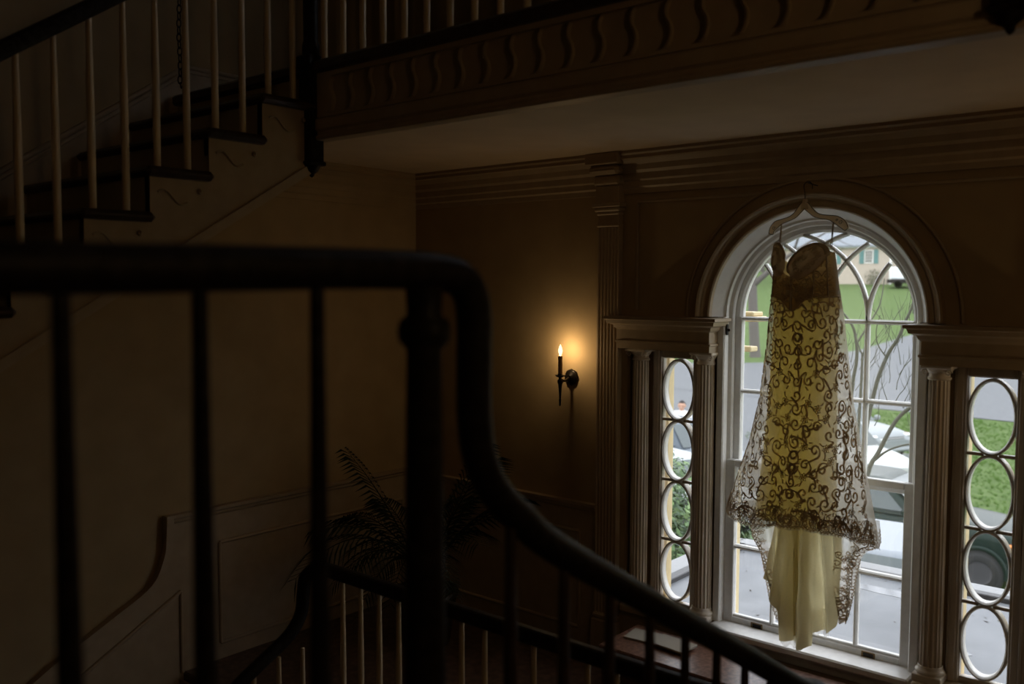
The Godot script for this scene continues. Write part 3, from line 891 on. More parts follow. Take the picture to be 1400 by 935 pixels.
func stairs() -> void:
	# ---- upper flight: rises along the left wall to the gallery
	var rise := 0.186
	var run := 0.268
	var st := thing("staircase", "upper flight of dark treads and painted risers climbing to the gallery", "staircase", Vector3(XL, HALL, 4.8))
	var off := Vector3(-XL, -HALL, -4.8)
	var zig := PackedVector2Array()     # stringer outline in (z, y)
	zig.append(Vector2(1.80, GAL - 0.055))
	for k in range(1, 11):
		var y := GAL - rise * k
		var z0 := 1.85 + run * (k - 1) - 0.0
		var z1 := 1.85 + run * k
		zig.append(Vector2(z0 - 0.03, y - 0.04)); zig.append(Vector2(z1 - 0.03, y - 0.04))
		var b := MB.new()
		b.box(off + Vector3(XL + 0.02, y - 0.04, z0 - 0.035), off + Vector3(XS + 0.045, y, z1 + 0.0), 0.016)
		put("tread", b, M.tread, st)
		b = MB.new()
		b.box(off + Vector3(XL + 0.02, y - rise, z1 - 0.05), off + Vector3(XS - 0.005, y - 0.04, z1 - 0.03))
		put("riser", b, M.trim, st)
		# carved bracket under the tread end
		b = MB.new()
		var sc := []
		for i in 15:
			var t := i / 14.0
			sc.append(off + Vector3(XS + 0.008, y - 0.10 - 0.035 * t + 0.018 * sin(TAU * t), z1 - 0.06 - 0.13 * t))
		b.tube(sc, 0.0045, 6)
		b.lathe([Vector2(0, 0), Vector2(0.012, 0.003), Vector2(0.008, 0.010), Vector2(0, 0.012)], 10, Transform3D(Basis(Vector3(0, -1, 0), Vector3(1, 0, 0), Vector3(0, 0, 1)), off + Vector3(XS + 0.003, y - 0.085, z0 + 0.02)))
		put("bracket", b, M.trim, st)
	zig.append(Vector2(4.80, HALL)); zig.append(Vector2(4.35, HALL)); zig.append(Vector2(1.80, 2.745))
	var b := MB.new()
	var xf := Transform3D(Basis(Vector3.BACK, Vector3.UP, Vector3.RIGHT), Vector3(off.x + XS, off.y, off.z))
	b.extrude(zig, -0.04, 0.0, xf)
	b.sweep([Vector2(-0.012, -0.02), Vector2(0.012, -0.02), Vector2(0.012, 0.02), Vector2(-0.012, 0.02)], [off + Vector3(XS - 0.002, 2.765, 1.80), off + Vector3(XS - 0.002, HALL + 0.02, 4.35)])
	put("stringer", b, M.trim, st)
	b = MB.new()
	b.quad(off + Vector3(XL + 0.004, 2.745, 1.80), off + Vector3(XS - 0.02, 2.745, 1.80), off + Vector3(XS - 0.02, HALL, 4.35), off + Vector3(XL + 0.004, HALL, 4.35))
	b.box(off + Vector3(XL + 0.004, 2.745, 1.78), off + Vector3(XS - 0.02, GAL - 0.06, 1.82))
	put("soffit", b, M.plaster, st)

	var rl := thing("stair_railing", "white balusters and dark handrail of the upper flight, at the left", "railing", Vector3(XS, HALL, 4.8))
	off = Vector3(-XS, -HALL, -4.8)
	var slope := rise / run
	var ry := func(z: float) -> float: return 3.035 + 0.03 + (3.113 - z) * slope
	for k in range(1, 11):
		var y := GAL - rise * k
		for j in 2:
			var z := 1.85 + run * k - 0.075 - 0.134 * j
			var o := put("baluster", baluster_mesh(ry.call(z) - y - 0.02), M.baluster, rl)
			o.position = off + Vector3(XS - 0.02, y, z)
	b = MB.new()
	b.sweep(rail_profile(), [off + Vector3(XS - 0.02, ry.call(4.7), 4.7), off + Vector3(XS - 0.02, ry.call(2.0), 2.0), off + Vector3(XS - 0.02, ry.call(2.0) + 0.08, 1.82)])
	put("handrail", b, M.rail, rl)

	# ---- gallery railing with its corner newels
	var ga := thing("gallery_railing", "row of white balusters with dark newels along the gallery edge", "railing", Vector3(XS, GAL, ZE))
	var bm := baluster_mesh(0.88)
	for i in 32:
		var x := -3.425 + i * 0.1345
		if absf(x + 0.57) < 0.05: continue
		var o := put("baluster", bm, M.baluster, ga)
		o.position = Vector3(x - XS, 0.0, -0.02)
	b = MB.new()
	b.sweep(rail_profile(), [Vector3(0.0, 0.905, -0.02), Vector3(XR - XS, 0.905, -0.02)])
	put("handrail", b, M.rail, ga)
	for x: float in [XS, -0.57]:
		b = MB.new()
		var dr := 0.0 if x == XS else 0.155
		b.box(Vector3(x - XS - 0.042, -0.46 + dr, -0.042), Vector3(x - XS + 0.042, 0.03, 0.042), 0.006)
		b.box(Vector3(x - XS - 0.050, -0.03, -0.050), Vector3(x - XS + 0.050, 0.03, 0.050), 0.006)
		newel(b, Vector3(x - XS, 0.03, 0.0), 0.9)
		var nw := put("newel", b, M.rail, ga)
		b = MB.new()
		b.box(Vector3(x - XS - 0.050, -0.475 + dr, -0.050), Vector3(x - XS + 0.050, -0.455 + dr, 0.050), 0.006)
		b.lathe([Vector2(0.0, -0.53), Vector2(0.010, -0.522), Vector2(0.014, -0.512), Vector2(0.030, -0.500), Vector2(0.036, -0.485), Vector2(0.044, -0.474)], 14, Transform3D(Basis(), Vector3(x - XS, dr, 0)))
		put("drop_finial", b, M.rail, nw)

	# ---- landing railing
	var la := thing("landing_railing", "dark handrail on white balusters along the edge of the landing", "railing", Vector3(XS, 0, ZE))
	bm = baluster_mesh(0.84)
	for i in 18:
		var o := put("baluster", bm, M.baluster, la)
		o.position = Vector3(0.205 + i * 0.1275, 0.0, 0.0)
	b = MB.new()
	b.sweep(rail_profile(), [Vector3(0.05, 0.852, 0), Vector3(XN - XS, 0.852, 0)])
	put("handrail", b, M.rail, la)
	b = MB.new()
	newel(b, Vector3(XN - XS, 0.0, 0.03), 1.0, 0.045)
	put("newel", b, M.rail, la)
	b = MB.new()
	b.box(Vector3(-0.02, -0.30, 0.0), Vector3(XN - XS, -0.03, 0.05), 0.01)
	put("fascia", b, M.trim, la)

	# ---- lower flight: goes down along the left wall
	var lo := thing("staircase", "lower flight of dark treads going down along the left wall", "staircase", Vector3(XL, LOW, 5.4))
	off = Vector3(-XL, -LOW, -5.4)
	zig = PackedVector2Array([Vector2(1.85, -0.03)])
	for k in range(1, 14):
		var y := -0.1714 * k
		var z0 := 1.85 + run * (k - 1)
		zig.append(Vector2(z0, y - 0.04)); zig.append(Vector2(z0 + run, y - 0.04))
		b = MB.new()
		b.box(off + Vector3(XL + 0.02, y - 0.04, z0 - 0.02), off + Vector3(XS + 0.045, y, z0 + run + 0.02), 0.014)
		put("tread", b, M.tread, lo)
		b = MB.new()
		b.box(off + Vector3(XL + 0.02, y, z0 - 0.0), off + Vector3(XS, y + 0.1314, z0 + 0.015))
		put("riser", b, M.trim, lo)
	zig.append(Vector2(5.33, LOW)); zig.append(Vector2(5.0, LOW)); zig.append(Vector2(1.85, -0.36))
	b = MB.new()
	b.extrude(zig, -0.04, 0.0, Transform3D(Basis(Vector3.BACK, Vector3.UP, Vector3.RIGHT), Vector3(off.x + XS, off.y, off.z)))
	put("stringer", b, M.trim, lo)
	var lr := thing("stair_railing", "dark handrail curling down into the lower flight beside the palm", "railing", Vector3(XS, LOW, 5.4))
	off = Vector3(-XS, -LOW, -5.4)
	b = MB.new()
	var down := curve3([off + Vector3(XS + 0.10, 0.852, 1.82), off + Vector3(XS + 0.06, 0.858, 1.87), off + Vector3(XS + 0.045, 0.83, 1.91), off + Vector3(XS + 0.045, 0.76, 1.925), off + Vector3(XS + 0.045, 0.66, 1.94), off + Vector3(XS + 0.045, 0.575, 2.01), off + Vector3(XS + 0.045, 0.50, 2.15), off + Vector3(XS + 0.045, 0.40, 2.33), off + Vector3(XS + 0.045, 0.09, 2.81), off + Vector3(XS + 0.045, -1.5, 5.3)], 5)
	b.tube(down, 0.031, 10)
	put("handrail", b, M.rail, lr)
	for k in range(1, 14):
		var y := -0.1714 * k
		for j in 2:
			var z := 1.85 + run * k - 0.07 - 0.134 * j
			var top := 0.40 - (z - 2.33) * 0.64 if z > 2.2 else 0.50
			var o := put("baluster", baluster_mesh(top - y - 0.02), M.baluster, lr)
			o.position = off + Vector3(XS + 0.02, y, z)

	# ---- flight and railing beside the camera
	var ca := thing("staircase", "short flight of dark treads from the hall down to the landing", "staircase", Vector3(XN, 0, ZE))
	off = Vector3(-XN, 0, -ZE)
	zig = PackedVector2Array([Vector2(ZE, -0.1)])
	for k in range(1, 7):
		var y := 0.1699 * k
		var z0 := 1.85 + 0.267 * (k - 1)
		zig.append(Vector2(z0, y - 0.04)); zig.append(Vector2(z0 + 0.267, y - 0.04))
		b = MB.new()
		b.box(off + Vector3(XN - 0.05, y - 0.04, z0 - 0.02), off + Vector3(XR - 0.006, y, z0 + 0.267 + 0.01), 0.014)
		put("tread", b, M.tread, ca)
		b = MB.new()
		b.box(off + Vector3(XN - 0.01, y - 0.1699, z0), off + Vector3(XR - 0.006, y - 0.04, z0 + 0.015))
		put("riser", b, M.trim, ca)
	zig.append(Vector2(3.45, 1.15)); zig.append(Vector2(3.5, 0.8)); zig.append(Vector2(1.9, -0.28))
	b = MB.new()
	b.extrude(zig, 0.0, 0.04, Transform3D(Basis(Vector3.BACK, Vector3.UP, Vector3.RIGHT), Vector3(off.x + XN, off.y, off.z)))
	put("stringer", b, M.trim, ca)
	var nr := thing("stair_railing", "blurred black handrail close to the camera, level and then swooping down to the right", "railing", Vector3(XN, 0, ZE))
	b = MB.new()
	var pth := [Vector3(0, 2.214, 6.4), Vector3(0, 2.216, 5.0), Vector3(0, 2.218, 4.1), Vector3(0, 2.222, 3.85), Vector3(0, 2.225, 3.65), Vector3(0, 2.225, 3.52), Vector3(0, 2.222, 3.45), Vector3(0, 2.212, 3.405), Vector3(0, 2.185, 3.378), Vector3(0, 2.14, 3.369), Vector3(0, 2.06, 3.369), Vector3(0, 1.98, 3.368), Vector3(0, 1.91, 3.355), Vector3(0, 1.845, 3.317), Vector3(0, 1.783, 3.247), Vector3(0, 1.70, 3.136), Vector3(0, 1.482, 2.756), Vector3(0, 1.276, 2.391), Vector3(0, 1.03, 1.96), Vector3(0, 0.985, 1.86)]
	for i in pth.size(): pth[i] += Vector3(0, 0, -ZE)
	b.tube(curve3(pth, 5), 0.0305, 14)
	put("handrail", b, M.rail, nr)
	b = MB.new()
	newel(b, Vector3(0, HALL, 3.486 - ZE), 2.20 - HALL, 0.033)
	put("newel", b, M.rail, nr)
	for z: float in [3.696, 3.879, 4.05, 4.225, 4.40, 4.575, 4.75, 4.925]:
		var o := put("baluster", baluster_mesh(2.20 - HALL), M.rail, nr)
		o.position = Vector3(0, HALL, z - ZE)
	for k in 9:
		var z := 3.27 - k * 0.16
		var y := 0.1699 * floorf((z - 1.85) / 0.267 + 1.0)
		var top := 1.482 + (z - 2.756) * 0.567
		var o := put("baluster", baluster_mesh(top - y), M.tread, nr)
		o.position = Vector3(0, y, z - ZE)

	# ---- chain that hangs beside the upper flight
	var link := MB.new()
	var ring := []
	for i in 13:
		var a := TAU * i / 12.0
		ring.append(Vector3(cos(a) * 0.011, sin(a) * 0.021, 0))
	link.tube(ring, 0.0032, 6, false)
	var lm := link.mesh()
	var ch := thing("hanging_chain", "thin dark chain hanging in front of the left wall by the upper stairs", "chain", Vector3(-4.2, 3.19, 2.08))
	for i in 79:
		var o := put("link", lm, M.iron, ch)
		o.position = Vector3(0.004 * sin(i * 0.7), 0.022 + i * 0.0342, 0.0)
		o.rotation.y = PI / 2 * (i % 2) + 0.5
	b = MB.new()
	b.tube(curve3([Vector3(0, 0.01, 0), Vector3(0.004, -0.012, 0), Vector3(0.012, -0.022, 0), Vector3(0.018, -0.010, 0)]), 0.003, 6)
	put("hook", b, M.iron, ch)

# ---------------------------------------------------------------- lamps
func sconce(at: Vector3, label: String, turn_y := 0.0, energy := 0.055) -> void:
	var t := thing("wall_sconce", label, "sconce", at, turn_y, "candle sconces beside the window")
	var b := MB.new()
	b.lathe([Vector2(0.0, 0.0), Vector2(0.050, 0.0), Vector2(0.053, 0.006), Vector2(0.047, 0.014), Vector2(0.042, 0.018), Vector2(0.022, 0.024), Vector2(0.016, 0.034), Vector2(0, 0.038)], 8, Transform3D(Basis(Vector3(1, 0, 0), Vector3(0, 0, 1), Vector3(0, 1, 0)), Vector3.ZERO))
	put("wall_plate", b, M.iron, t)
	b = MB.new()
	b.tube(curve3([Vector3(0, 0, 0.03), Vector3(0, -0.014, 0.06), Vector3(0, -0.016, 0.09), Vector3(0, 0.0, 0.12)]), 0.008, 8)
	put("arm", b, M.iron, t)
	b = MB.new()
	b.lathe([Vector2(0, -0.17), Vector2(0.005, -0.163), Vector2(0.008, -0.13), Vector2(0.006, -0.122), Vector2(0.010, -0.06), Vector2(0.013, -0.035), Vector2(0.018, -0.025), Vector2(0.018, -0.012), Vector2(0.010, -0.004), Vector2(0.010, 0.006), Vector2(0.028, 0.014), Vector2(0.032, 0.022), Vector2(0.016, 0.020), Vector2(0.014, 0.03), Vector2(0.012, 0.03)], 14, Transform3D(Basis(), Vector3(0, 0, 0.12)))
	put("candle_cup", b, M.iron, t)
	b = MB.new()
	b.lathe([Vector2(0.0135, 0.02), Vector2(0.0135, 0.136), Vector2(0.009, 0.14), Vector2(0, 0.14)], 14, Transform3D(Basis(), Vector3(0, 0, 0.12)))
	put("candle_sleeve", b, M.candle, t)
	b = MB.new()
	b.lathe([Vector2(0.006, 0.138), Vector2(0.008, 0.146), Vector2(0.0125, 0.16), Vector2(0.0135, 0.17), Vector2(0.010, 0.186), Vector2(0.004, 0.202), Vector2(0, 0.210)], 14, Transform3D(Basis(), Vector3(0, 0, 0.12)))
	put("flame_bulb", b, M.flame, t)
	var l := OmniLight3D.new()
	l.name = "flame_light"
	l.position = Vector3(0, 0.17, 0.12)
	l.light_color = Color(1.0, 0.85, 0.63)
	l.light_energy = energy
	l.light_size = 0.012
	l.omni_range = 12.0
	l.omni_attenuation = 2.0
	l.shadow_enabled = true
	t.add_child(l)

# ---------------------------------------------------------------- palm and bench
func palm() -> void:
	var t := thing("potted_palm", "dark potted palm with arching feathery fronds in the corner of the landing", "plant", Vector3(-3.97, 0.0, 0.62))
	var b := MB.new()
	b.lathe([Vector2(0, 0), Vector2(0.15, 0), Vector2(0.19, 0.28), Vector2(0.205, 0.30), Vector2(0.205, 0.33), Vector2(0.185, 0.33), Vector2(0.18, 0.29), Vector2(0, 0.28)], 24)
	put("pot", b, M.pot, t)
	b = MB.new()
	for i in 7:
		var a := i * 0.9
		b.tube([Vector3(cos(a) * 0.05, 0.28, sin(a) * 0.05), Vector3(cos(a) * 0.08, 0.55, sin(a) * 0.08)], [0.012, 0.008], 6)
	put("stem", b, M.leaf, t)
	var spec := [[0.05, 1.15, 0.35], [0.3, 0.95, 0.75], [0.7, 1.0, 0.95], [1.35, 0.95, 0.9], [1.75, 1.1, 1.05], [2.2, 0.95, 0.8], [2.7, 0.8, 0.7], [3.2, 0.75, 0.55], [3.9, 0.7, 0.6], [4.6, 0.7, 0.5], [5.4, 0.9, 0.7], [5.9, 1.05, 0.6], [0.5, 0.7, 1.15], [1.1, 0.75, 1.2], [2.0, 0.7, 1.2], [5.0, 1.0, 0.25], [2.5, 1.05, 0.3], [1.55, 0.6, 1.3]]
	for s in spec:
		var a: float = s[0]
		var ln: float = s[1]
		var droop: float = s[2]
		var dir := Vector3(cos(a), 0, sin(a))
		var sp := []
		for i in 25:
			var u := i / 24.0
			var out := ln * (0.75 * u * (0.35 + 0.65 * minf(1.0, droop)) )
			sp.append(Vector3(0, 0.45, 0) + dir * (0.04 + out) + Vector3.UP * (ln * (0.9 * u - 0.75 * droop * u * u)))
		var f := MB.new()
		var rr := []
		for i in 25: rr.append(lerpf(0.006, 0.0015, i / 24.0))
		f.tube(sp, rr, 5)
		var side := dir.cross(Vector3.UP)
		for i in range(5, 25):
			var u := i / 24.0
			var tn: Vector3 = (sp[mini(i + 1, 24)] - sp[i - 1]).normalized()
			for sg: float in [-1.0, 1.0]:
				var d := (side * sg * 0.8 + tn * 0.65 - Vector3.UP * 0.15).normalized()
				var l := ln * 0.26 * sin(PI * (0.15 + 0.8 * (u - 0.15)))
				var p: Vector3 = sp[i] + tn * rng.randf() * 0.012
				var m := p + d * l * 0.5 + Vector3.UP * l * 0.04
				var e := p + d * l - Vector3.UP * l * 0.22
				var w := tn * 0.0065
				f.quad(p - w * 0.4, m - w, m, p)
				f.quad(p, m, m + w + Vector3.UP * 0.003, p + w * 0.4)
				f.tri(m - w, e, m)
				f.tri(m, e, m + w + Vector3.UP * 0.003)
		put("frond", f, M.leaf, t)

func bench() -> void:
	var t := thing("window_bench", "low reddish wooden bench with a lower shelf under the left sidelight and window", "bench", Vector3(-2.1, 0, 0.30))
	var b := MB.new()
	b.box(Vector3(-0.66, 0.225, -0.2), Vector3(0.80, 0.26, 0.2), 0.008)
	put("bench_top", b, M.benchwood, t)
	b = MB.new()
	b.box(Vector3(-0.62, 0.08, -0.17), Vector3(0.76, 0.10, 0.17), 0.005)
	put("shelf", b, M.benchwood, t)
	for x: float in [-0.62, 0.76]:
		for z: float in [-0.17, 0.17]:
			b = MB.new()
			b.box(Vector3(x - 0.022, 0, z - 0.022), Vector3(x + 0.022, 0.225, z + 0.022), 0.004)
			put("leg", b, M.benchwood, t)
	var labels := ["pale paper booklet lying at the end of the bench under the left sidelight", "second pale booklet overlapping the first on the wooden bench"]
	for k in 2:
		b = MB.new()
		b.box(Vector3(-0.11, 0, -0.075), Vector3(0.11, 0.012, 0.075), 0.002)
		var o := put("booklet", b, M.paper)
		o.position = Vector3(-2.60 + k * 0.17, 0.26 + 0.0125 * k, 0.25 + 0.02 * k)
		o.rotation.y = 0.12 - 0.2 * k
		tag(o, labels[k], "booklet")

# ---------------------------------------------------------------- the dress
const LS := [[2.42, -0.10], [2.33, -0.122], [2.176, -0.133], [2.05, -0.143], [1.88, -0.157], [1.655, -0.183], [1.424, -0.234], [1.224, -0.303], [1.061, -0.358], [0.95, -0.385]]
const RS := [[2.42, 0.158], [2.33, 0.176], [2.176, 0.199], [2.05, 0.222], [1.9, 0.242], [1.657, 0.276], [1.485, 0.312], [1.314, 0.348], [1.15, 0.385], [0.976, 0.422], [0.9, 0.435]]
const HEM := [[1.0, 0.972], [0.85, 0.995], [0.5, 1.022], [0.1, 1.035], [-0.15, 1.02], [-0.22, 0.992], [-0.55, 1.012], [-0.8, 1.04], [-1.0, 1.066]]
const ZD := 0.16

# front of the skirt: s from -1 (left seam) to 1 (right seam)
func skirt(s: float, y: float) -> Vector3:
	var l := sample(LS, y)
	var r := sample(RS, y)
	var a := s * PI / 2
	var d := lerpf(0.105, 0.13, clampf((2.2 - y) / 1.2, 0, 1))
	var low := clampf((1.95 - y) / 0.95, 0, 1)
	var fold := low * low * (0.016 * sin(s * 11.0 + 0.8) * cos(a) + 0.012 * sin(s * 19.0 + 2.0) * cos(a))
	var gather := low * 0.028 * exp(-pow((s + 0.22) / 0.10, 2.0))
	return Vector3((l + r) / 2 + (r - l) / 2 * sin(a), y, ZD + d * pow(maxf(cos(a), 0.0), 0.75) + fold - gather)

func lining_at(s: float, y: float) -> Vector3:
	var u := clampf((2.2 - y) / 1.15, 0, 1)
	var l := lerpf(-0.128, -0.205, u * u)
	var r := lerpf(0.192, 0.215, u)
	var a := s * PI / 2
	var low := clampf((1.9 - y) / 0.9, 0, 1)
	return Vector3((l + r) / 2 + (r - l) / 2 * sin(a), y, ZD + 0.080 * cos(a) + low * (0.014 * sin(s * 13.0) + 0.008 * sin(s * 27.0 + 1.0)) * cos(a) - low * 0.035 * exp(-pow((s + 0.22) / 0.13, 2.0)))

func hem_at(s: float) -> float:
	return sample(HEM, s) - 0.006 * absf(sin(s * 26.0))

func neck_at(x: float) -> float:      # top of the bodice between and beside the cups
	return sample([[0.20, 2.34], [0.16, 2.385], [0.12, 2.37], [0.05, 2.30], [-0.02, 2.255], [-0.06, 2.29], [-0.11, 2.335], [-0.2, 2.33]], x)

func waist_at(x: float) -> float:
	return 2.155 - 0.065 * exp(-pow(x / 0.045, 2.0)) + 0.02 * absf(x)

func bodice_at(s: float, t: float) -> Vector3:
	var a := s * PI / 2
	var xg := 0.022 + 0.15 * sin(a)
	var y := lerpf(waist_at(xg), neck_at(xg), t)
	var l := sample(LS, y)
	var r := sample(RS, y)
	var x := (l + r) / 2 + (r - l) / 2 * sin(a)
	var z := ZD + 0.112 * pow(maxf(cos(a), 0.0), 0.75)
	z -= 0.020 * exp(-pow((x + 0.012) / 0.012, 2.0)) * smoothstep(2.09, 2.2, y)
	return Vector3(x, y, z)

# a padded cup: centre, half length, half width, tilt
func cup_at(c: Vector2, hl: float, hw: float, tilt: float, rr: float, a: float) -> Vector3:
	var shape := 1.0 + 0.10 * cos(a) - 0.06 * cos(2.0 * a)
	var d := Vector2(cos(a) * hl * shape, sin(a) * hw).rotated(tilt) * rr
	var p := c + d
	var sx := clampf((p.x - 0.022) / 0.15, -1, 1)
	return Vector3(p.x, p.y, ZD + 0.112 * pow(maxf(1.0 - sx * sx, 0.0), 0.375) + 0.052 * pow(1.0 - rr * rr, 1.15))

# ribbon with a raised back, laid over a surface f(px, py) -> [point, normal] or []
func cord(b: MB, f: Callable, pts: Array, w: float) -> void:
	var prev := []
	for i in pts.size():
		var p: Vector2 = pts[i]
		var q: Array = f.call(p)
		if q.is_empty():
			prev = []
			continue
		var p2: Vector2 = pts[i + 1] if i < pts.size() - 1 else p * 2.0 - pts[i - 1]
		var q2: Array = f.call(p2)
		if q2.is_empty():
			prev = []
			continue
		var nn: Vector3 = q[1]
		var side: Vector3 = (q2[0] - q[0]).cross(nn).normalized()
		var taper := 1.0 if i > 1 and i < pts.size() - 2 else 0.6
		var c: Vector3 = q[0] + nn * 0.0012
		var now := [c - side * w * 0.5 * taper, c + nn * 0.0022, c + side * w * 0.5 * taper]
		if not prev.is_empty():
			b.quad(prev[0], prev[1], now[1], now[0])
			b.quad(prev[1], prev[2], now[2], now[1])
			b.quad(prev[2], prev[0], now[0], now[2])
		prev = now

func spiral(c: Vector2, r: float, a0: float, turns: float, k := 16) -> Array:
	var out := []
	for i in k + 1:
		var t := float(i) / k
		out.append(c + Vector2.from_angle(a0 + turns * TAU * t) * r * (1.0 - 0.78 * t))
	return out

func bez(a: Vector2, b: Vector2, c: Vector2, d: Vector2, k := 14) -> Array:
	var out := []
	for i in k + 1: out.append(a.bezier_interpolate(b, c, d, float(i) / k))
	return out

func blossom(b: MB, f: Callable, c: Vector2, r: float, w: float) -> void:
	for k in 6:
		var d := Vector2.from_angle(TAU * k / 6.0 + 0.3)
		var e := d.orthogonal()
		cord(b, f, [c + d * r * 0.25, c + d * r * 0.6 + e * r * 0.28, c + d * r, c + d * r * 0.6 - e * r * 0.28, c + d * r * 0.25], w)
	cord(b, f, [c - Vector2(r * 0.2, 0), c, c + Vector2(r * 0.2, 0)], w * 2.0)

func leaf_mark(b: MB, f: Callable, c: Vector2, a: float, l: float, w: float) -> void:
	var d := Vector2.from_angle(a) * l * 0.5
	cord(b, f, [c - d, c - d * 0.4, c + d * 0.4, c + d], w)

# one symmetrical scroll cell, drawn about c
func motif(b: MB, f: Callable, c: Vector2, w: float, sc := 1.0) -> void:
	for sg: float in [-1.0, 1.0]:
		var m := func(a: Array) -> Array:
			var out := []
			for p: Vector2 in a: out.append(c + Vector2(p.x * sg, p.y) * sc)
			return out
		var at := func(x: float, y: float) -> Vector2: return c + Vector2(x * sg, y) * sc
		var wob := 0.006 * sin(c.x * 40.0 + c.y * 23.0)
		cord(b, f, m.call(bez(Vector2(0, -0.092), Vector2(0.015, -0.04), Vector2(0.06, -0.07 + wob), Vector2(0.072, -0.025))), w)
		cord(b, f, m.call(spiral(Vector2(0.042, -0.018), 0.031, 0.0, 1.2)), w * 0.95)
		cord(b, f, m.call(bez(Vector2(0.005, -0.03), Vector2(0.0, 0.02), Vector2(0.035, 0.03), Vector2(0.050, 0.055 + wob))), w * 0.9)
		cord(b, f, m.call(spiral(Vector2(0.030, 0.066), 0.024, -0.6, 1.15)), w * 0.9)
		cord(b, f, m.call(spiral(Vector2(0.085, 0.045), 0.022, 3.6, -1.1)), w * 0.85)
		cord(b, f, m.call(bez(Vector2(0.066, 0.035), Vector2(0.07, 0.0), Vector2(0.10, 0.0), Vector2(0.098, -0.05))), w * 0.8)
		for q in [[0.020, -0.062, 0.6], [0.084, 0.012, 1.2], [0.010, 0.042, 2.2], [0.062, 0.088, 0.4], [0.084, -0.075, -0.7], [0.060, -0.066, 2.4]]:
			leaf_mark(b, f, at.call(q[0], q[1] + wob), q[2] if sg > 0 else PI - q[2], 0.023 * sc, w * 1.35)
	blossom(b, f, c + Vector2(0, 0.012) * sc, 0.020 * sc, w * 0.6)
	blossom(b, f, c + Vector2(0.094, -0.012) * sc, 0.015 * sc, w * 0.6)

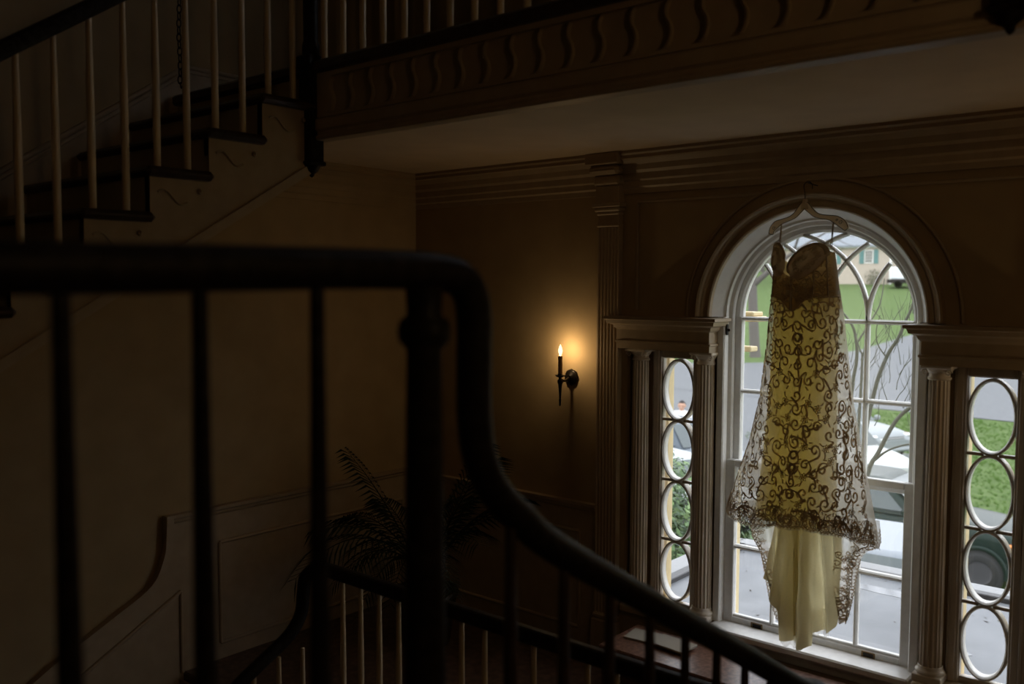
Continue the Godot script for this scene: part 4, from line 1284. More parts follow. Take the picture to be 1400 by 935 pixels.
func dress() -> void:
	var base := Vector3(X0 + 0.03, 0.41, ZD)
	var lift := Vector3(X0, 0, 0) - base       # dress coordinates to the thing's own
	var t := thing("wedding_dress", "strapless ivory lace wedding dress hanging in front of the arched window", "wedding dress", base)
	var tulle := mat(lin(0.80, 0.77, 0.72), 0.8)
	tulle.albedo_color.a = 0.62
	tulle.transparency = BaseMaterial3D.TRANSPARENCY_ALPHA
	tulle.backlight_enabled = true; tulle.backlight = Color(1.0, 0.985, 0.96)
	var dense: StandardMaterial3D = tulle.duplicate()
	dense.albedo_color.a = 0.82
	var lace := mat(lin(0.52, 0.46, 0.37), 0.8)
	lace.backlight_enabled = true; lace.backlight = Color(0.87, 0.80, 0.69)
	var satin := mat(lin(0.82, 0.74, 0.45), 0.45)
	satin.backlight_enabled = true; satin.backlight = Color(0.92, 0.865, 0.60)
	var silk := mat(lin(0.80, 0.76, 0.63), 0.4, 0.04, 0.05, 3.0)
	silk.backlight_enabled = true; silk.backlight = Color(0.92, 0.885, 0.755)
	var body := mat(lin(0.62, 0.50, 0.33), 0.75, 0.25, 0.08, 6.0)
	body.backlight_enabled = true; body.backlight = Color(0.90, 0.82, 0.60)
	var padded := mat(lin(0.68, 0.57, 0.43), 0.75, 0.3, 0.08, 8.0)
	padded.backlight_enabled = true; padded.backlight = Color(0.70, 0.61, 0.46)

	# lining: a narrow ivory tube under the lace
	var b := MB.new()
	for face in [[1.0, 1.0], [-0.6, 0.86], [0.35, 0.92]]:
		var rows := []
		for i in 41:
			var row := []
			for j in 49:
				var s := -1.0 + 2.0 * j / 48.0
				var y := lerpf(2.2, 1.03, i / 40.0)
				var p := lining_at(s * face[1], y)
				p.z = ZD + (p.z - ZD) * face[0]
				row.append(p + lift)
			rows.append(row)
		if face[0] != 0.35: b.grid(rows)
	put("lining", b, satin, t)

	# lace skirt: sheer tulle
	b = MB.new()
	var rows := []
	for i in 61:
		var row := []
		for j in 97:
			var s := -1.0 + 2.0 * j / 96.0
			row.append(skirt(s, lerpf(2.19, hem_at(s), i / 60.0)) + lift)
		rows.append(row)
	b.grid(rows)
	var sk := put("tulle_skirt", b, tulle, t)
	# embroidered cords on the skirt
	b = MB.new()
	var f := func(p: Vector2) -> Array:
		var l := sample(LS, p.y)
		var r := sample(RS, p.y)
		var a := (p.x - 0.02) / ((r - l) / 2 * 1.2)
		if absf(a) > 1.5: return []
		var s := a / (PI / 2)
		if p.y < hem_at(s) or p.y > 2.17: return []
		var q := skirt(s, p.y)
		return [q + lift, Vector3(sin(a) * 0.9, 0.05, cos(a)).normalized()]
	# scrolls, sprigs and blossoms scattered over half the skirt and mirrored about its middle
	var spots := []
	var tries := 0
	while tries < 5000 and spots.size() < 150:
		tries += 1
		var p := Vector2(rng.randf_range(0.0, 0.56), rng.randf_range(1.07, 2.16))
		if p.x < 0.03: p.x = 0.0
		var ok := true
		for q: Vector2 in spots:
			if q.distance_to(p) < 0.058: ok = false; break
		if ok: spots.append(p)
	for i in spots.size():
		var p: Vector2 = spots[i]
		var kind := i % 3
		var ang := rng.randf() * TAU
		var turn := (1.0 if rng.randf() < 0.5 else -1.0) * rng.randf_range(1.0, 1.35)
		var r := rng.randf_range(0.024, 0.034)
		var near := Vector2(9, 9)
		for q: Vector2 in spots:
			if q != p and q.distance_to(p) < near.distance_to(p) and q.y < p.y: near = q
		for sg: float in [-1.0, 1.0]:
			if p.x == 0.0 and sg < 0 and kind != 0: continue
			var flip := func(a: Array) -> Array:
				var out := []
				for e: Vector2 in a: out.append(Vector2(0.02 + e.x * sg, e.y))
				return out
			if kind != 1 or p.x == 0.0:
				var sp := spiral(p, r, ang, turn)
				cord(b, f, flip.call(sp), 0.0108)
				if near.x < 5.0:
					var st: Vector2 = sp[0]
					var tang := (sp[0] - sp[1] as Vector2).normalized() * 0.05
					cord(b, f, flip.call(bez(st, st + tang, near + Vector2(0.02, 0.03), near + Vector2(0.012, 0.004), 10)), 0.0108)
				leaf_mark(b, f, flip.call([p + Vector2.from_angle(ang + 2.2) * r * 1.5])[0], ang if sg > 0 else PI - ang, 0.024, 0.0125)
			else:
				blossom(b, f, flip.call([p])[0], 0.023, 0.0075)
				for m in 3:
					var e := p + Vector2.from_angle(ang + m * 2.1) * 0.036
					leaf_mark(b, f, flip.call([e])[0], (ang + m * 2.1) if sg > 0 else PI - ang - m * 2.1, 0.024, 0.0125)
	# dense border along the hem
	for i in 60:
		var px := -0.62 + i * 0.0213
		var pa := 0.02 + px
		var s0 := clampf((pa - 0.02) / (0.39 * 1.2) / (PI / 2), -1, 1)
		var hy := hem_at(s0)
		cord(b, f, arc(Vector2(pa, hy + 0.003), 0.011, PI, 0, 8), 0.006)
		if i % 2 == 0: cord(b, f, spiral(Vector2(pa, hy + 0.034), 0.018, i * 0.9, 1.4 * (1 if i % 4 == 0 else -1)), 0.0062)
		if i % 3 == 0: blossom(b, f, Vector2(pa, hy + 0.066), 0.019, 0.0055)
		if i % 3 == 1: cord(b, f, spiral(Vector2(pa, hy + 0.085), 0.022, 2.0, 1.3), 0.006)
		leaf_mark(b, f, Vector2(pa, hy + 0.048), i * 1.3, 0.022, 0.011)
		leaf_mark(b, f, Vector2(pa + 0.01, hy + 0.10), i * 0.8, 0.020, 0.010)
		cord(b, f, [Vector2(pa, hy + 0.018), Vector2(pa + 0.007, hy + 0.021), Vector2(pa + 0.0145, hy + 0.019), Vector2(pa + 0.0213, hy + 0.018)], 0.009)
		if i % 5 == 0: cord(b, f, arc(Vector2(pa, hy + 0.02), 0.055, 0.1, PI - 0.1, 16), 0.0062)
		if i % 5 == 0: cord(b, f, arc(Vector2(pa, hy + 0.02), 0.043, 0.1, PI - 0.1, 16), 0.005)
	var back := MB.new()
	rows = []
	for i in 21:
		var row := []
		for j in 49:
			var s := -1.0 + 2.0 * j / 48.0
			var p := skirt(s, lerpf(2.19, hem_at(s) + 0.02, i / 20.0))
			p.z = ZD - (p.z - ZD) * 0.7
			row.append(p + lift)
		rows.append(row)
	back.grid(rows)
	put("tulle_back", back, tulle, t)
	var em := put("lace_embroidery", b, lace, sk)
	em.set_meta("kind", "stuff")

	# fitted bodice below two padded cups
	b = MB.new()
	rows = []
	for i in 25:
		var row := []
		for j in 73: row.append(bodice_at(-1.0 + 2.0 * j / 72.0, i / 24.0) + lift)
		rows.append(row)
	b.grid(rows)
	var bo := put("bodice", b, body, t)
	b = MB.new()
	for s: float in [-0.66, -0.115, 0.30, 0.62]:
		var seam := []
		for i in 13: seam.append(bodice_at(s + (0.08 * i / 12.0 if s > 0.2 else 0.0), i / 12.0) + lift + Vector3(0, 0, 0.001))
		b.tube(seam, 0.0042 if absf(s) > 0.2 else 0.0065, 5)
	put("seam", b, padded, bo)
	b = MB.new()
	var fb := func(p: Vector2) -> Array:
		var sa := clampf((p.x - 0.022) / 0.15, -0.97, 0.97)
		var s := asin(sa) / (PI / 2)
		var lo := bodice_at(s, 0.0).y
		var hi := bodice_at(s, 1.0).y
		if p.y < lo + 0.003 or p.y > hi - 0.003 or absf(p.x - 0.022) > 0.145: return []
		return [bodice_at(s, (p.y - lo) / (hi - lo)) + lift, Vector3(sa, 0.1, 1.0).normalized()]
	for q in [[0.13, 2.32, 0.7], [0.02, 2.20, 0.7], [-0.09, 2.22, 0.7], [0.13, 2.21, 0.7], [0.08, 2.17, 0.6]]:
		motif(b, fb, Vector2(q[0], q[1]), 0.006, q[2])
	var edge := []
	for j in 73: edge.append(bodice_at(-1.0 + 2.0 * j / 72.0, 0.0) + lift)
	b.tube(edge, 0.003, 5)
	put("lace_applique", b, lace, bo).set_meta("kind", "stuff")
	for q in [[Vector2(-0.076, 2.328), 0.088, 0.046, 1.62], [Vector2(0.066, 2.322), 0.112, 0.062, 0.72]]:
		b = MB.new()
		rows = []
		for i in 15:
			var row := []
			for j in 48: row.append(cup_at(q[0], q[1], q[2], q[3], 1.0 - i / 14.0 * 0.999, TAU * j / 48.0) + lift)
			rows.append(row)
		b.grid(rows, true)
		var cup := put("cup", b, padded, bo)
		b = MB.new()
		var rim := []
		for j in 31: rim.append(cup_at(q[0], q[1], q[2], q[3], 1.0, (-0.5 if q[1] > 0.1 else -1.4) + 3.4 * j / 30.0) + lift + Vector3(0, 0, 0.002))
		b.tube(rim, 0.0040, 6, false)
		# little loops of beaded lace along the rim and over the cup
		for j in 40:
			var a := (-0.5 if q[1] > 0.1 else -1.4) + 3.4 * j / 39.0
			var loop := []
			for k2 in 7: loop.append(cup_at(q[0], q[1], q[2], q[3], 0.93 + 0.06 * sin(k2 / 6.0 * TAU), a + 0.07 * cos(k2 / 6.0 * TAU)) + lift + Vector3(0, 0, 0.002))
			b.tube(loop, 0.0016, 4, false)
		for j in 26:
			var a := j * 2.4
			var r0 := 0.22 + 0.55 * fmod(j * 0.37, 1.0)
			var loop := []
			for k2 in 9: loop.append(cup_at(q[0], q[1], q[2], q[3], clampf(r0 + 0.10 * sin(k2 / 8.0 * TAU), 0.02, 0.95), a + 0.16 / r0 * 0.5 * cos(k2 / 8.0 * TAU)) + lift + Vector3(0, 0, 0.002))
			b.tube(loop, 0.002, 4, false)
		put("beaded_lace", b, lace, cup).set_meta("kind", "stuff")
	# back of the bodice
	b = MB.new()
	rows = []
	for i in 13:
		var row := []
		for j in 33:
			var s := -1.0 + 2.0 * j / 32.0
			var y := lerpf(2.10, 2.30 + 0.10 * absf(s) * absf(s), i / 12.0)
			var l := sample(LS, y)
			var r := sample(RS, y)
			var a := s * PI / 2
			row.append(Vector3((l + r) / 2 + (r - l) / 2 * sin(a), y, ZD - 0.06 * pow(maxf(cos(a), 0.0), 0.75)) + lift)
		rows.append(row)
	b.grid(rows)
	put("bodice_back", b, body, t)

	# ivory under train falling below the hem, pleated from the waist
	var bots := [[0.243, 0.585], [0.238, 0.565], [0.20, 0.528], [0.135, 0.505], [0.118, 0.50], [0.112, 0.432], [0.07, 0.412], [0.02, 0.418], [-0.045, 0.416], [-0.052, 0.42], [-0.056, 0.575], [-0.085, 0.615], [-0.112, 0.648], [-0.132, 0.688], [-0.150, 0.712]]
	b = MB.new()
	rows = []
	for i in 57:
		var row := []
		for j in 121:
			var x := lerpf(-0.150, 0.243, j / 120.0)
			var bot := sample(bots, x)
			var top := 1.08 if x > -0.09 else lerpf(1.04, 0.72, clampf((-0.09 - x) / 0.06, 0, 1))
			var y := lerpf(top, bot, i / 56.0)
			var low := clampf((1.12 - y) / 0.5, 0, 1)
			var fan := (x - 0.05) / (0.75 + 0.45 * low)      # pleats open towards the bottom
			var z := ZD + 0.02 + (0.35 + 0.65 * low) * (0.040 * sin(fan * 52.0 + 0.6) + 0.016 * sin(fan * 101.0 + 1.3))
			z -= 0.045 * low * exp(-pow((x - 0.015 + 0.06 * (y - 0.6)) / 0.014, 2.0))
			z += 0.006 * sin(x * 40.0 + y * 30.0) * low
			row.append(Vector3(x, y, z) + lift)
		rows.append(row)
	b.grid(rows)
	put("satin_train", b, silk, t)
	b = MB.new()
	rows = []
	for i in 31:
		var row := []
		for j in 41:
			var x := lerpf(-0.10, 0.062, j / 40.0)
			var y := lerpf(1.06, maxf(sample(bots, x), 0.44), i / 30.0)
			row.append(Vector3(x + 0.012 * sin(y * 9.0), y, ZD - 0.05 + 0.016 * sin(x * 70.0 + y * 4.0)) + lift)
		rows.append(row)
	b.grid(rows)
	for q in [[-0.015, 0.022, 0.5], [0.075, 0.10, -0.2]]:      # folds doubled over on themselves
		rows = []
		for i in 21:
			var row := []
			for j in 7:
				var y := lerpf(1.05, 0.45, i / 20.0)
				row.append(Vector3(lerpf(q[0], q[1], j / 6.0) + q[2] * 0.06 * (1.05 - y), y, ZD - 0.02 + 0.012 * sin(j * 1.1)) + lift)
			rows.append(row)
		b.grid(rows)
	put("satin_underlayer", b, silk, t)
	# rim of tulle peeping out under the satin
	b = MB.new()
	rows = []
	for i in 9:
		var row := []
		for j in 41:
			var u := j / 40.0
			var y := lerpf(0.62, 0.385 + 0.10 * smoothstep(0.4, 0.75, u) + 0.008 * sin(u * 40.0), i / 8.0)
			row.append(Vector3(lerpf(-0.062, 0.19, u), y, ZD - 0.015 + 0.012 * sin(u * 21.0)) + lift)
		rows.append(row)
	b.grid(rows)
	put("tulle_underskirt", b, tulle, t)

	# lace trains at the two sides
	for sg in [0, 1]:
		var el: Array = [[1.10, -0.29], [0.98, -0.245], [0.90, -0.235], [0.83, -0.19], [0.72, -0.165], [0.60, -0.135], [0.50, -0.085], [0.45, -0.07]] if sg == 0 else [[1.10, 0.20], [0.9, 0.215], [0.76, 0.20], [0.6, 0.235], [0.56, 0.245], [0.45, 0.25]]
		var er: Array = [[1.10, -0.12], [0.95, -0.10], [0.75, -0.09], [0.6, -0.04], [0.45, 0.0]] if sg == 0 else [[1.10, 0.405], [1.0, 0.415], [0.965, 0.405], [0.94, 0.35], [0.90, 0.325], [0.80, 0.31], [0.70, 0.30], [0.62, 0.285], [0.575, 0.27], [0.45, 0.265]]
		var bot: float = 0.50 if sg == 0 else 0.575
		var surf := func(u: float, y: float) -> Vector3:
			return Vector3(lerpf(sample(el, y), sample(er, y), u), y, ZD - 0.02 + 0.018 * sin(u * 9.0 + y * 6.0 + sg * 2.0) + (0.03 * (1.0 - u) if sg == 1 else 0.0))
		b = MB.new()
		rows = []
		for i in 41:
			var row := []
			for j in 25: row.append(surf.call(j / 24.0, lerpf(1.10, bot, i / 40.0)) + lift)
			rows.append(row)
		b.grid(rows)
		var tn := put("lace_train", b, dense, t)
		b = MB.new()
		var ft := func(p: Vector2) -> Array:
			var x0 := sample(el, p.y)
			var x1 := sample(er, p.y)
			var u := (p.x - x0) / maxf(0.01, x1 - x0)
			if u < 0.0 or u > 1.0 or p.y < bot or p.y > 1.06: return []
			return [surf.call(u, p.y) + lift, Vector3(0, 0.1, 1).normalized()]
		var ed: Array = el if sg == 0 else er
		var inw := 1.0 if sg == 0 else -1.0
		for i in 34:
			var y := 1.05 - i * 0.0172
			if y < bot: break
			var x := sample(ed, y)
			cord(b, ft, spiral(Vector2(x + inw * 0.026, y), 0.016, i * 1.1, 1.3), 0.0055)
			cord(b, ft, arc(Vector2(x + inw * 0.010, y), 0.009, PI / 2, PI * 1.5, 7) if sg == 0 else arc(Vector2(x - 0.010, y), 0.009, -PI / 2, PI / 2, 7), 0.005)
			if i % 3 == 0: blossom(b, ft, Vector2(x + inw * 0.056, y), 0.018, 0.005)
			leaf_mark(b, ft, Vector2(x + inw * 0.045, y), i * 1.1, 0.018, 0.009)
		if sg == 1:
			for q in [[0.26, 0.70], [0.255, 0.64], [0.27, 0.60], [0.25, 0.88], [0.33, 1.0]]: motif(b, ft, Vector2(q[0], q[1]), 0.0065, 0.55)
		put("lace_border", b, lace, tn).set_meta("kind", "stuff")

	# ribbons that hold it on the hanger
	b = MB.new()
	for q in [[-0.100, 2.41, 2.512], [0.160, 2.40, 2.515]]:
		for d: float in [-0.0035, 0.0035]:
			b.tube([Vector3(q[0] + d, q[1] - 0.01, ZD + 0.02) + lift, Vector3(q[0] + d * 0.3, q[2] + 0.012, ZD) + lift], 0.0022, 5)
	put("hanging_loop", b, body, t)

	# ---- hanger
	var hb := Vector3(X0 + 0.03, 2.46, ZD)
	var hl := Vector3(X0, 0, 0) - hb
	var h := thing("clothes_hanger", "pale ornate clothes hanger with a wire hook on the arch casing, holding the dress", "hanger", hb)
	var spine := [[-0.152, 2.468, 0.011], [-0.146, 2.492, 0.014], [-0.125, 2.515, 0.017], [-0.098, 2.528, 0.012], [-0.06, 2.540, 0.010], [-0.03, 2.556, 0.012], [-0.008, 2.580, 0.014], [0.018, 2.603, 0.018], [0.045, 2.580, 0.014], [0.07, 2.557, 0.012], [0.10, 2.545, 0.010], [0.14, 2.538, 0.011], [0.175, 2.526, 0.018], [0.205, 2.505, 0.019], [0.226, 2.478, 0.010]]
	var c3 := []
	for q in spine: c3.append(Vector3(q[0], q[1], q[2]))
	c3 = curve3(c3, 4)
	var upper := []
	var lower := []
	for i in c3.size():
		var p := Vector2(c3[i].x, c3[i].y)
		var d := Vector2(c3[mini(i + 1, c3.size() - 1)].x - c3[maxi(i - 1, 0)].x, c3[mini(i + 1, c3.size() - 1)].y - c3[maxi(i - 1, 0)].y).normalized().orthogonal()
		upper.append(p - d * c3[i].z); lower.append(p + d * c3[i].z)
	var outl := PackedVector2Array()
	for p in upper: outl.append(p)
	lower.reverse()
	for p in lower: outl.append(p)
	b = MB.new()
	b.extrude(outl, -0.006, 0.006, Transform3D(Basis(), hl + Vector3(0, 0, ZD)))
	b.lathe([Vector2(0, 2.585), Vector2(0.019, 2.585), Vector2(0.016, 2.610), Vector2(0.011, 2.632), Vector2(0, 2.634)], 12, Transform3D(Basis(), hl + Vector3(0.018, 0, ZD)))
	var pale := mat(lin(0.80, 0.72, 0.60), 0.25)
	pale.backlight_enabled = true; pale.backlight = Color(1.0, 0.93, 0.84)
	var hg := put("shoulder_bar", b, pale, h)
	b = MB.new()
	var rim := []
	for p in outl: rim.append(hl + Vector3(p.x, p.y, ZD + 0.006))
	rim.append(rim[0])
	b.tube(rim, 0.0018, 5, false)
	for q in [[-0.138, 2.497, 0.012], [0.197, 2.512, 0.014], [0.178, 2.524, 0.008]]:
		var sp := []
		for p: Vector2 in spiral(Vector2(q[0], q[1]), q[2] * 0.8, 0.0, 1.3): sp.append(hl + Vector3(p.x, p.y, ZD + 0.0065))
		b.tube(sp, 0.0012, 5)
	put("engraved_edge", b, M.iron, hg)
	b = MB.new()
	b.tube(curve3([hl + Vector3(0.018, 2.60, ZD), hl + Vector3(0.016, 2.66, ZD), hl + Vector3(0.010, 2.695, ZD), hl + Vector3(0.008, 2.712, ZD - 0.02), hl + Vector3(0.012, 2.724, ZD - 0.055), hl + Vector3(0.016, 2.712, ZD - 0.085), hl + Vector3(0.016, 2.69, ZD - 0.09)], 5), 0.0022, 6)
	put("hook", b, M.iron, h)
	b = MB.new()
	b.tube([Vector3(X0 + 0.013, 2.712, -0.01), Vector3(X0 + 0.013, 2.716, 0.115)], 0.0028, 6)
	tag(put("nail", b, M.iron), "small dark nail at the top of the arch that carries the hanger", "nail")

# ---------------------------------------------------------------- outside
func ground_y(z: float) -> float:
	var d := -z - 34.0
	if d <= 0.0: return GROUND
	return GROUND + 5.46 * pow(d / 66.0, 1.6)

func outdoors() -> void:
	# ---- porch roof under the window
	var roofm := mat(lin(0.15, 0.16, 0.175), 0.45, 0.10, 0.006, 0.5)
	roofm.metallic_specular = 0.3
	var b := MB.new()
	b.box(Vector3(-3.62, -0.32, -2.72), Vector3(1.2, 0.02, -0.225))
	struct("roof_porch", b, roofm, "flat wet grey porch roof just below the window", "roof")
	var zinc := mat(lin(0.17, 0.175, 0.18), 0.4, 0.06, 0.02, 2.0)
	b = MB.new()
	b.box(Vector3(-3.60, 0.02, -2.70), Vector3(-3.42, 0.045, -0.225), 0.006)
	b.box(Vector3(-3.60, 0.02, -2.70), Vector3(1.2, 0.045, -2.52), 0.006)
	var fl := put("roof_flashing", b, zinc)
	tag(fl, "pale metal flashing round the edge of the porch roof", "flashing")
	b = MB.new()
	b.box(Vector3(-3.42, 0.0, -2.52), Vector3(-3.34, 0.055, -0.225), 0.006)
	b.box(Vector3(-3.42, 0.0, -2.52), Vector3(1.2, 0.055, -2.44), 0.006)
	put("dark_kerb", b, mat(lin(0.03, 0.03, 0.032), 0.5), fl)
	# debris and puddle marks on the roof
	var pud := mat(lin(0.13, 0.14, 0.155), 0.12)
	pud.metallic_specular = 0.4
	var ptxt := ["long thin puddle near the dark kerb of the porch roof", "small puddle close under the lower left panes", "round puddle in front of the lower right panes"]
	var pi := 0
	for q in [[-2.1, -2.15, 0.45, 0.07], [-2.55, -0.60, 0.16, 0.06], [-1.5, -1.3, 0.20, 0.07]]:
		b = MB.new()
		var poly := PackedVector2Array()
		for i in 36:
			var a := TAU * i / 36.0
			poly.append(Vector2(cos(a) * q[2], sin(a) * q[3]) * (1.0 + 0.12 * sin(a * 3.0 + q[0]) + 0.05 * sin(a * 7.0)))
		b.extrude(poly, 0.0, 0.003, Transform3D(Basis(Vector3.RIGHT, Vector3.FORWARD, Vector3.UP), Vector3(q[0], 0.0185, q[1])))
		tag(put("puddle", b, pud), ptxt[pi], "puddle")
		pi += 1
	b = MB.new()
	for i in 60:
		var c := Vector3(rng.randf_range(-3.3, -0.9), 0.022, rng.randf_range(-2.4, -0.4))
		if rng.randf() < 0.5: c = Vector3(-2.66 + rng.randf_range(-0.1, 0.1), 0.022, -0.62 + rng.randf_range(-0.06, 0.06))
		var d := Vector3(rng.randf_range(-1, 1), 0, rng.randf_range(-1, 1)).normalized() * rng.randf_range(0.008, 0.022)
		var e := Vector3(-d.z, 0, d.x) * 0.4
		b.quad(c - d, c + e, c + d + Vector3(0, 0.004, 0), c - e)
	var lit := put("leaf_litter", b, mat(lin(0.03, 0.025, 0.02), 0.8))
	tag(lit, "bits of dark dead leaf lying on the porch roof", "dead leaves", "", "stuff")

	# ---- ground: lawn and road over rising land
	var lawn := mat(lin(0.115, 0.20, 0.045), 0.95)
	lawn.albedo_texture = noise_tex(0.03, lin(0.058, 0.090, 0.032), lin(0.122, 0.165, 0.066), 5)
	lawn.albedo_color = Color.WHITE
	lawn.metallic_specular = 0.1
	lawn.uv1_triplanar = true; lawn.uv1_world_triplanar = true; lawn.uv1_scale = Vector3.ONE * 0.16
	b = MB.new()
	var rows := []
	var zs := []
	for i in 60: zs.append(-0.4 - 1.2 * i - 0.035 * i * i)
	for z: float in zs: rows.append([Vector3(-160, ground_y(z), z), Vector3(-60, ground_y(z), z), Vector3(20, ground_y(z), z), Vector3(120, ground_y(z), z)])
	b.grid(rows)
	struct("ground", b, lawn, "green lawn sloping up beyond the road", "lawn")
	var asphalt := mat(lin(0.125, 0.13, 0.135), 0.6, 0.08, 0.02, 0.4)
	asphalt.metallic_specular = 0.15
	b = MB.new()
	rows = []
	# near edge and far edge of the road, from left to right
	var bend := [[-160, -39.0, -50.0], [-60, -37.5, -46.5], [-34, -36.0, -45.0], [-27, -35.2, -45.5], [-23, -34.6, -48.0], [-21.0, -34.4, -56.0], [-20.0, -34.3, -70.0], [-10, -33.7, -74.0], [0, -33.0, -76.0], [60, -31.0, -80.0]]
	for q in bend:
		var row := []
		for i in 25:
			var z: float = lerpf(q[1], q[2], i / 24.0)
			row.append(Vector3(q[0], ground_y(z) + 0.03, z))
		rows.append(row)
	b.grid(rows)
	struct("road", b, asphalt, "wet grey asphalt road curving up between the lawns", "road")
	b = MB.new()
	b.box(Vector3(-45, GROUND, -36.5), Vector3(-13.0, GROUND + 0.02, -24.0))
	b.box(Vector3(-45, GROUND, -24.0), Vector3(-8.2, GROUND + 0.02, -10.6))
	struct("ground_parking", b, asphalt, "grey parking strip under the cars on the left", "parking")
	# grass blades on the near lawn
	var mm := MultiMesh.new()
	mm.transform_format = MultiMesh.TRANSFORM_3D
	var gb := MB.new()
	for i in 7:
		var a := i * 0.9
		var d := Vector3(cos(a), 0, sin(a))
		gb.tri(d * 0.02 - d.cross(Vector3.UP) * 0.006, d * 0.02 + d.cross(Vector3.UP) * 0.006, d * 0.07 + Vector3(0, 0.09, 0))
	mm.mesh = gb.mesh()
	mm.instance_count = 9000
	for i in 9000:
		var z := rng.randf_range(-33, -9)
		var x := rng.randf_range(-8.4, -1.0)
		if rng.randf() < 0.3: x = rng.randf_range(-14, -8.4); 
		if x < -8.4 and z > -26.2: z -= 14.0 if z > -19.0 else 7.0
		mm.set_instance_transform(i, Transform3D(Basis(Vector3.UP, rng.randf() * TAU).scaled(Vector3.ONE * rng.randf_range(0.6, 1.2)), Vector3(x, GROUND, clampf(z, -33.2, -9))))
	var gi := MultiMeshInstance3D.new()
	gi.name = "grass"; gi.multimesh = mm
	var blade := mat(lin(0.085, 0.155, 0.032), 0.9)
	blade.metallic_specular = 0.15
	gi.material_override = blade
	add_child(gi)
	tag(gi, "short bright green grass blades on the lawn below the window", "grass", "", "stuff")

	# ---- house and things on the hill
	house()
	# ---- cars
	car("car", "dark green car with a flared front wheel arch, seen through the third right oval", Vector3(-5.0, GROUND, -12.65), -0.03, lin(0.012, 0.022, 0.017), 1.0, true, 0.55)
	car("car", "silver blue wagon facing the house just beyond the porch roof, beside the dress train", Vector3(-4.2, GROUND, -8.2), -1.5, lin(0.20, 0.22, 0.24), 0.9, true)
	car("car", "white car with a chrome grille on the lawn side, seen past the dress", Vector3(-8.7, GROUND, -18.6), -0.55, lin(0.40, 0.42, 0.41), 1.0, true)
	car("car", "silver grey car with a pale windshield behind the white car", Vector3(-10.4, GROUND, -23.0), -0.45, lin(0.20, 0.22, 0.225), 1.08, false)
	car("car", "dark blue grey car beside the standing man, seen through the upper left ovals", Vector3(-11.6, GROUND, -15.9), -0.35, lin(0.10, 0.12, 0.14), 1.0, true)
	car("car", "light silver car nearest the hedge, seen through the second left oval", Vector3(-9.9, GROUND, -12.8), -0.35, lin(0.35, 0.37, 0.37), 0.95, false)
	person()

	# ---- hedge below the left sidelight, right against the roof
	hedge()

	# ---- bare tree in front of the window
	bare_tree()
	# trunk on the far lawn and woods
	var bark := mat(lin(0.10, 0.085, 0.07), 0.9, 0.3, 0.05, 1.5)
	var t := thing("tree", "thick bare tree trunk standing on the far lawn at the left of the window", "tree", Vector3(-25.6, ground_y(-50.0), -50.0))
	b = MB.new()
	b.tube(curve3([Vector3(0, -0.2, 0), Vector3(-0.1, 1.0, 0), Vector3(-0.3, 4.0, 0), Vector3(-0.5, 8.0, 0)]), [0.42, 0.38, 0.36, 0.35, 0.34, 0.33, 0.325, 0.32, 0.315, 0.31, 0.305, 0.30, 0.295, 0.29, 0.285, 0.28, 0.275, 0.27, 0.26], 12)
	put("trunk", b, bark, t)
	b = MB.new()
	for i in 7: branch(b, Vector3(-0.4, 4.5 + i * 0.5, 0), Vector3(cos(i * 2.1), 0.7, sin(i * 2.1)).normalized(), 3.2, 0.22, 4)
	put("branches", b, bark, t)
	var woods := [[-62, -96, 15], [-54, -112, 17], [-47, -118, 16], [-41, -116, 18], [-35, -122, 17], [-29, -112, 15], [-24, -104, 14], [-70, -104, 16], [-51, -92, 11], [-50.5, -99, 12], [-33.5, -118, 16], [-58, -120, 18]]
	for w in woods:
		var tt := thing("tree", "bare grey winter tree in the woods behind the house", "tree", Vector3(w[0], ground_y(w[1]) - 0.2, w[1]), 0.0, "bare woods behind the house")
		b = MB.new()
		b.tube([Vector3.ZERO, Vector3(0.1, w[2] * 0.35, 0)], [0.34, 0.24], 7)
		put("trunk", b, bark, tt)
		b = MB.new()
		for i in 6: branch(b, Vector3(0.1, w[2] * (0.22 + 0.025 * i), 0), Vector3(cos(i * 1.1 + w[0]) * 0.7, 1.0, sin(i * 1.1 + w[0]) * 0.7).normalized(), w[2] * 0.27, 0.16, 5)
		put("branches", b, bark, tt)
	# thicket of brush under the woods
	var hm := mat(lin(0.24, 0.20, 0.155), 0.95, 0.3, 0.06, 0.4)
	b = MB.new()
	for i in 2600:
		var x := rng.randf_range(-90, -10)
		var z := -126.0 + rng.randf_range(-5, 5)
		var y := ground_y(z) - 0.5
		var hgt := rng.randf_range(4, 9.5) 
		var d := Vector3(rng.randf_range(-0.25, 0.25), 1, 0) * hgt
		b.tri(Vector3(x - 0.16, y, z), Vector3(x + 0.16, y, z), Vector3(x, y, z) + d)
		b.tri(Vector3(x, y + hgt * 0.3, z), Vector3(x + 0.1, y + hgt * 0.34, z), Vector3(x + rng.randf_range(-1.8, 1.8), y + hgt * 0.9, z + 0.4))
	tag(put("brush_thicket", b, hm), "grey brown thicket of brush along the top of the hill", "thicket", "", "stuff")
	# lamp post and a small white shed on the hill
	var lp := thing("lamp_post", "thin dark lamp post on the lawn right of the cream house", "lamp post", Vector3(-24.2, ground_y(-78.0), -78.0))
	b = MB.new()
	b.lathe([Vector2(0.16, 0), Vector2(0.10, 0.4), Vector2(0.08, 3.1), Vector2(0.12, 3.2), Vector2(0, 3.2)], 10)
	put("post", b, M.iron, lp)
	b = MB.new()
	b.box(Vector3(-0.18, 3.2, -0.18), Vector3(0.18, 3.7, 0.18), 0.05)
	put("lantern", b, M.iron, lp)
	var sh := thing("utility_trailer", "small white trailer standing on the hill right of the house", "trailer", Vector3(-30.0, ground_y(-97.0), -97.0))
	b = MB.new()
	b.box(Vector3(-2.0, 0.9, -1), Vector3(2.2, 2.2, 1), 0.1)
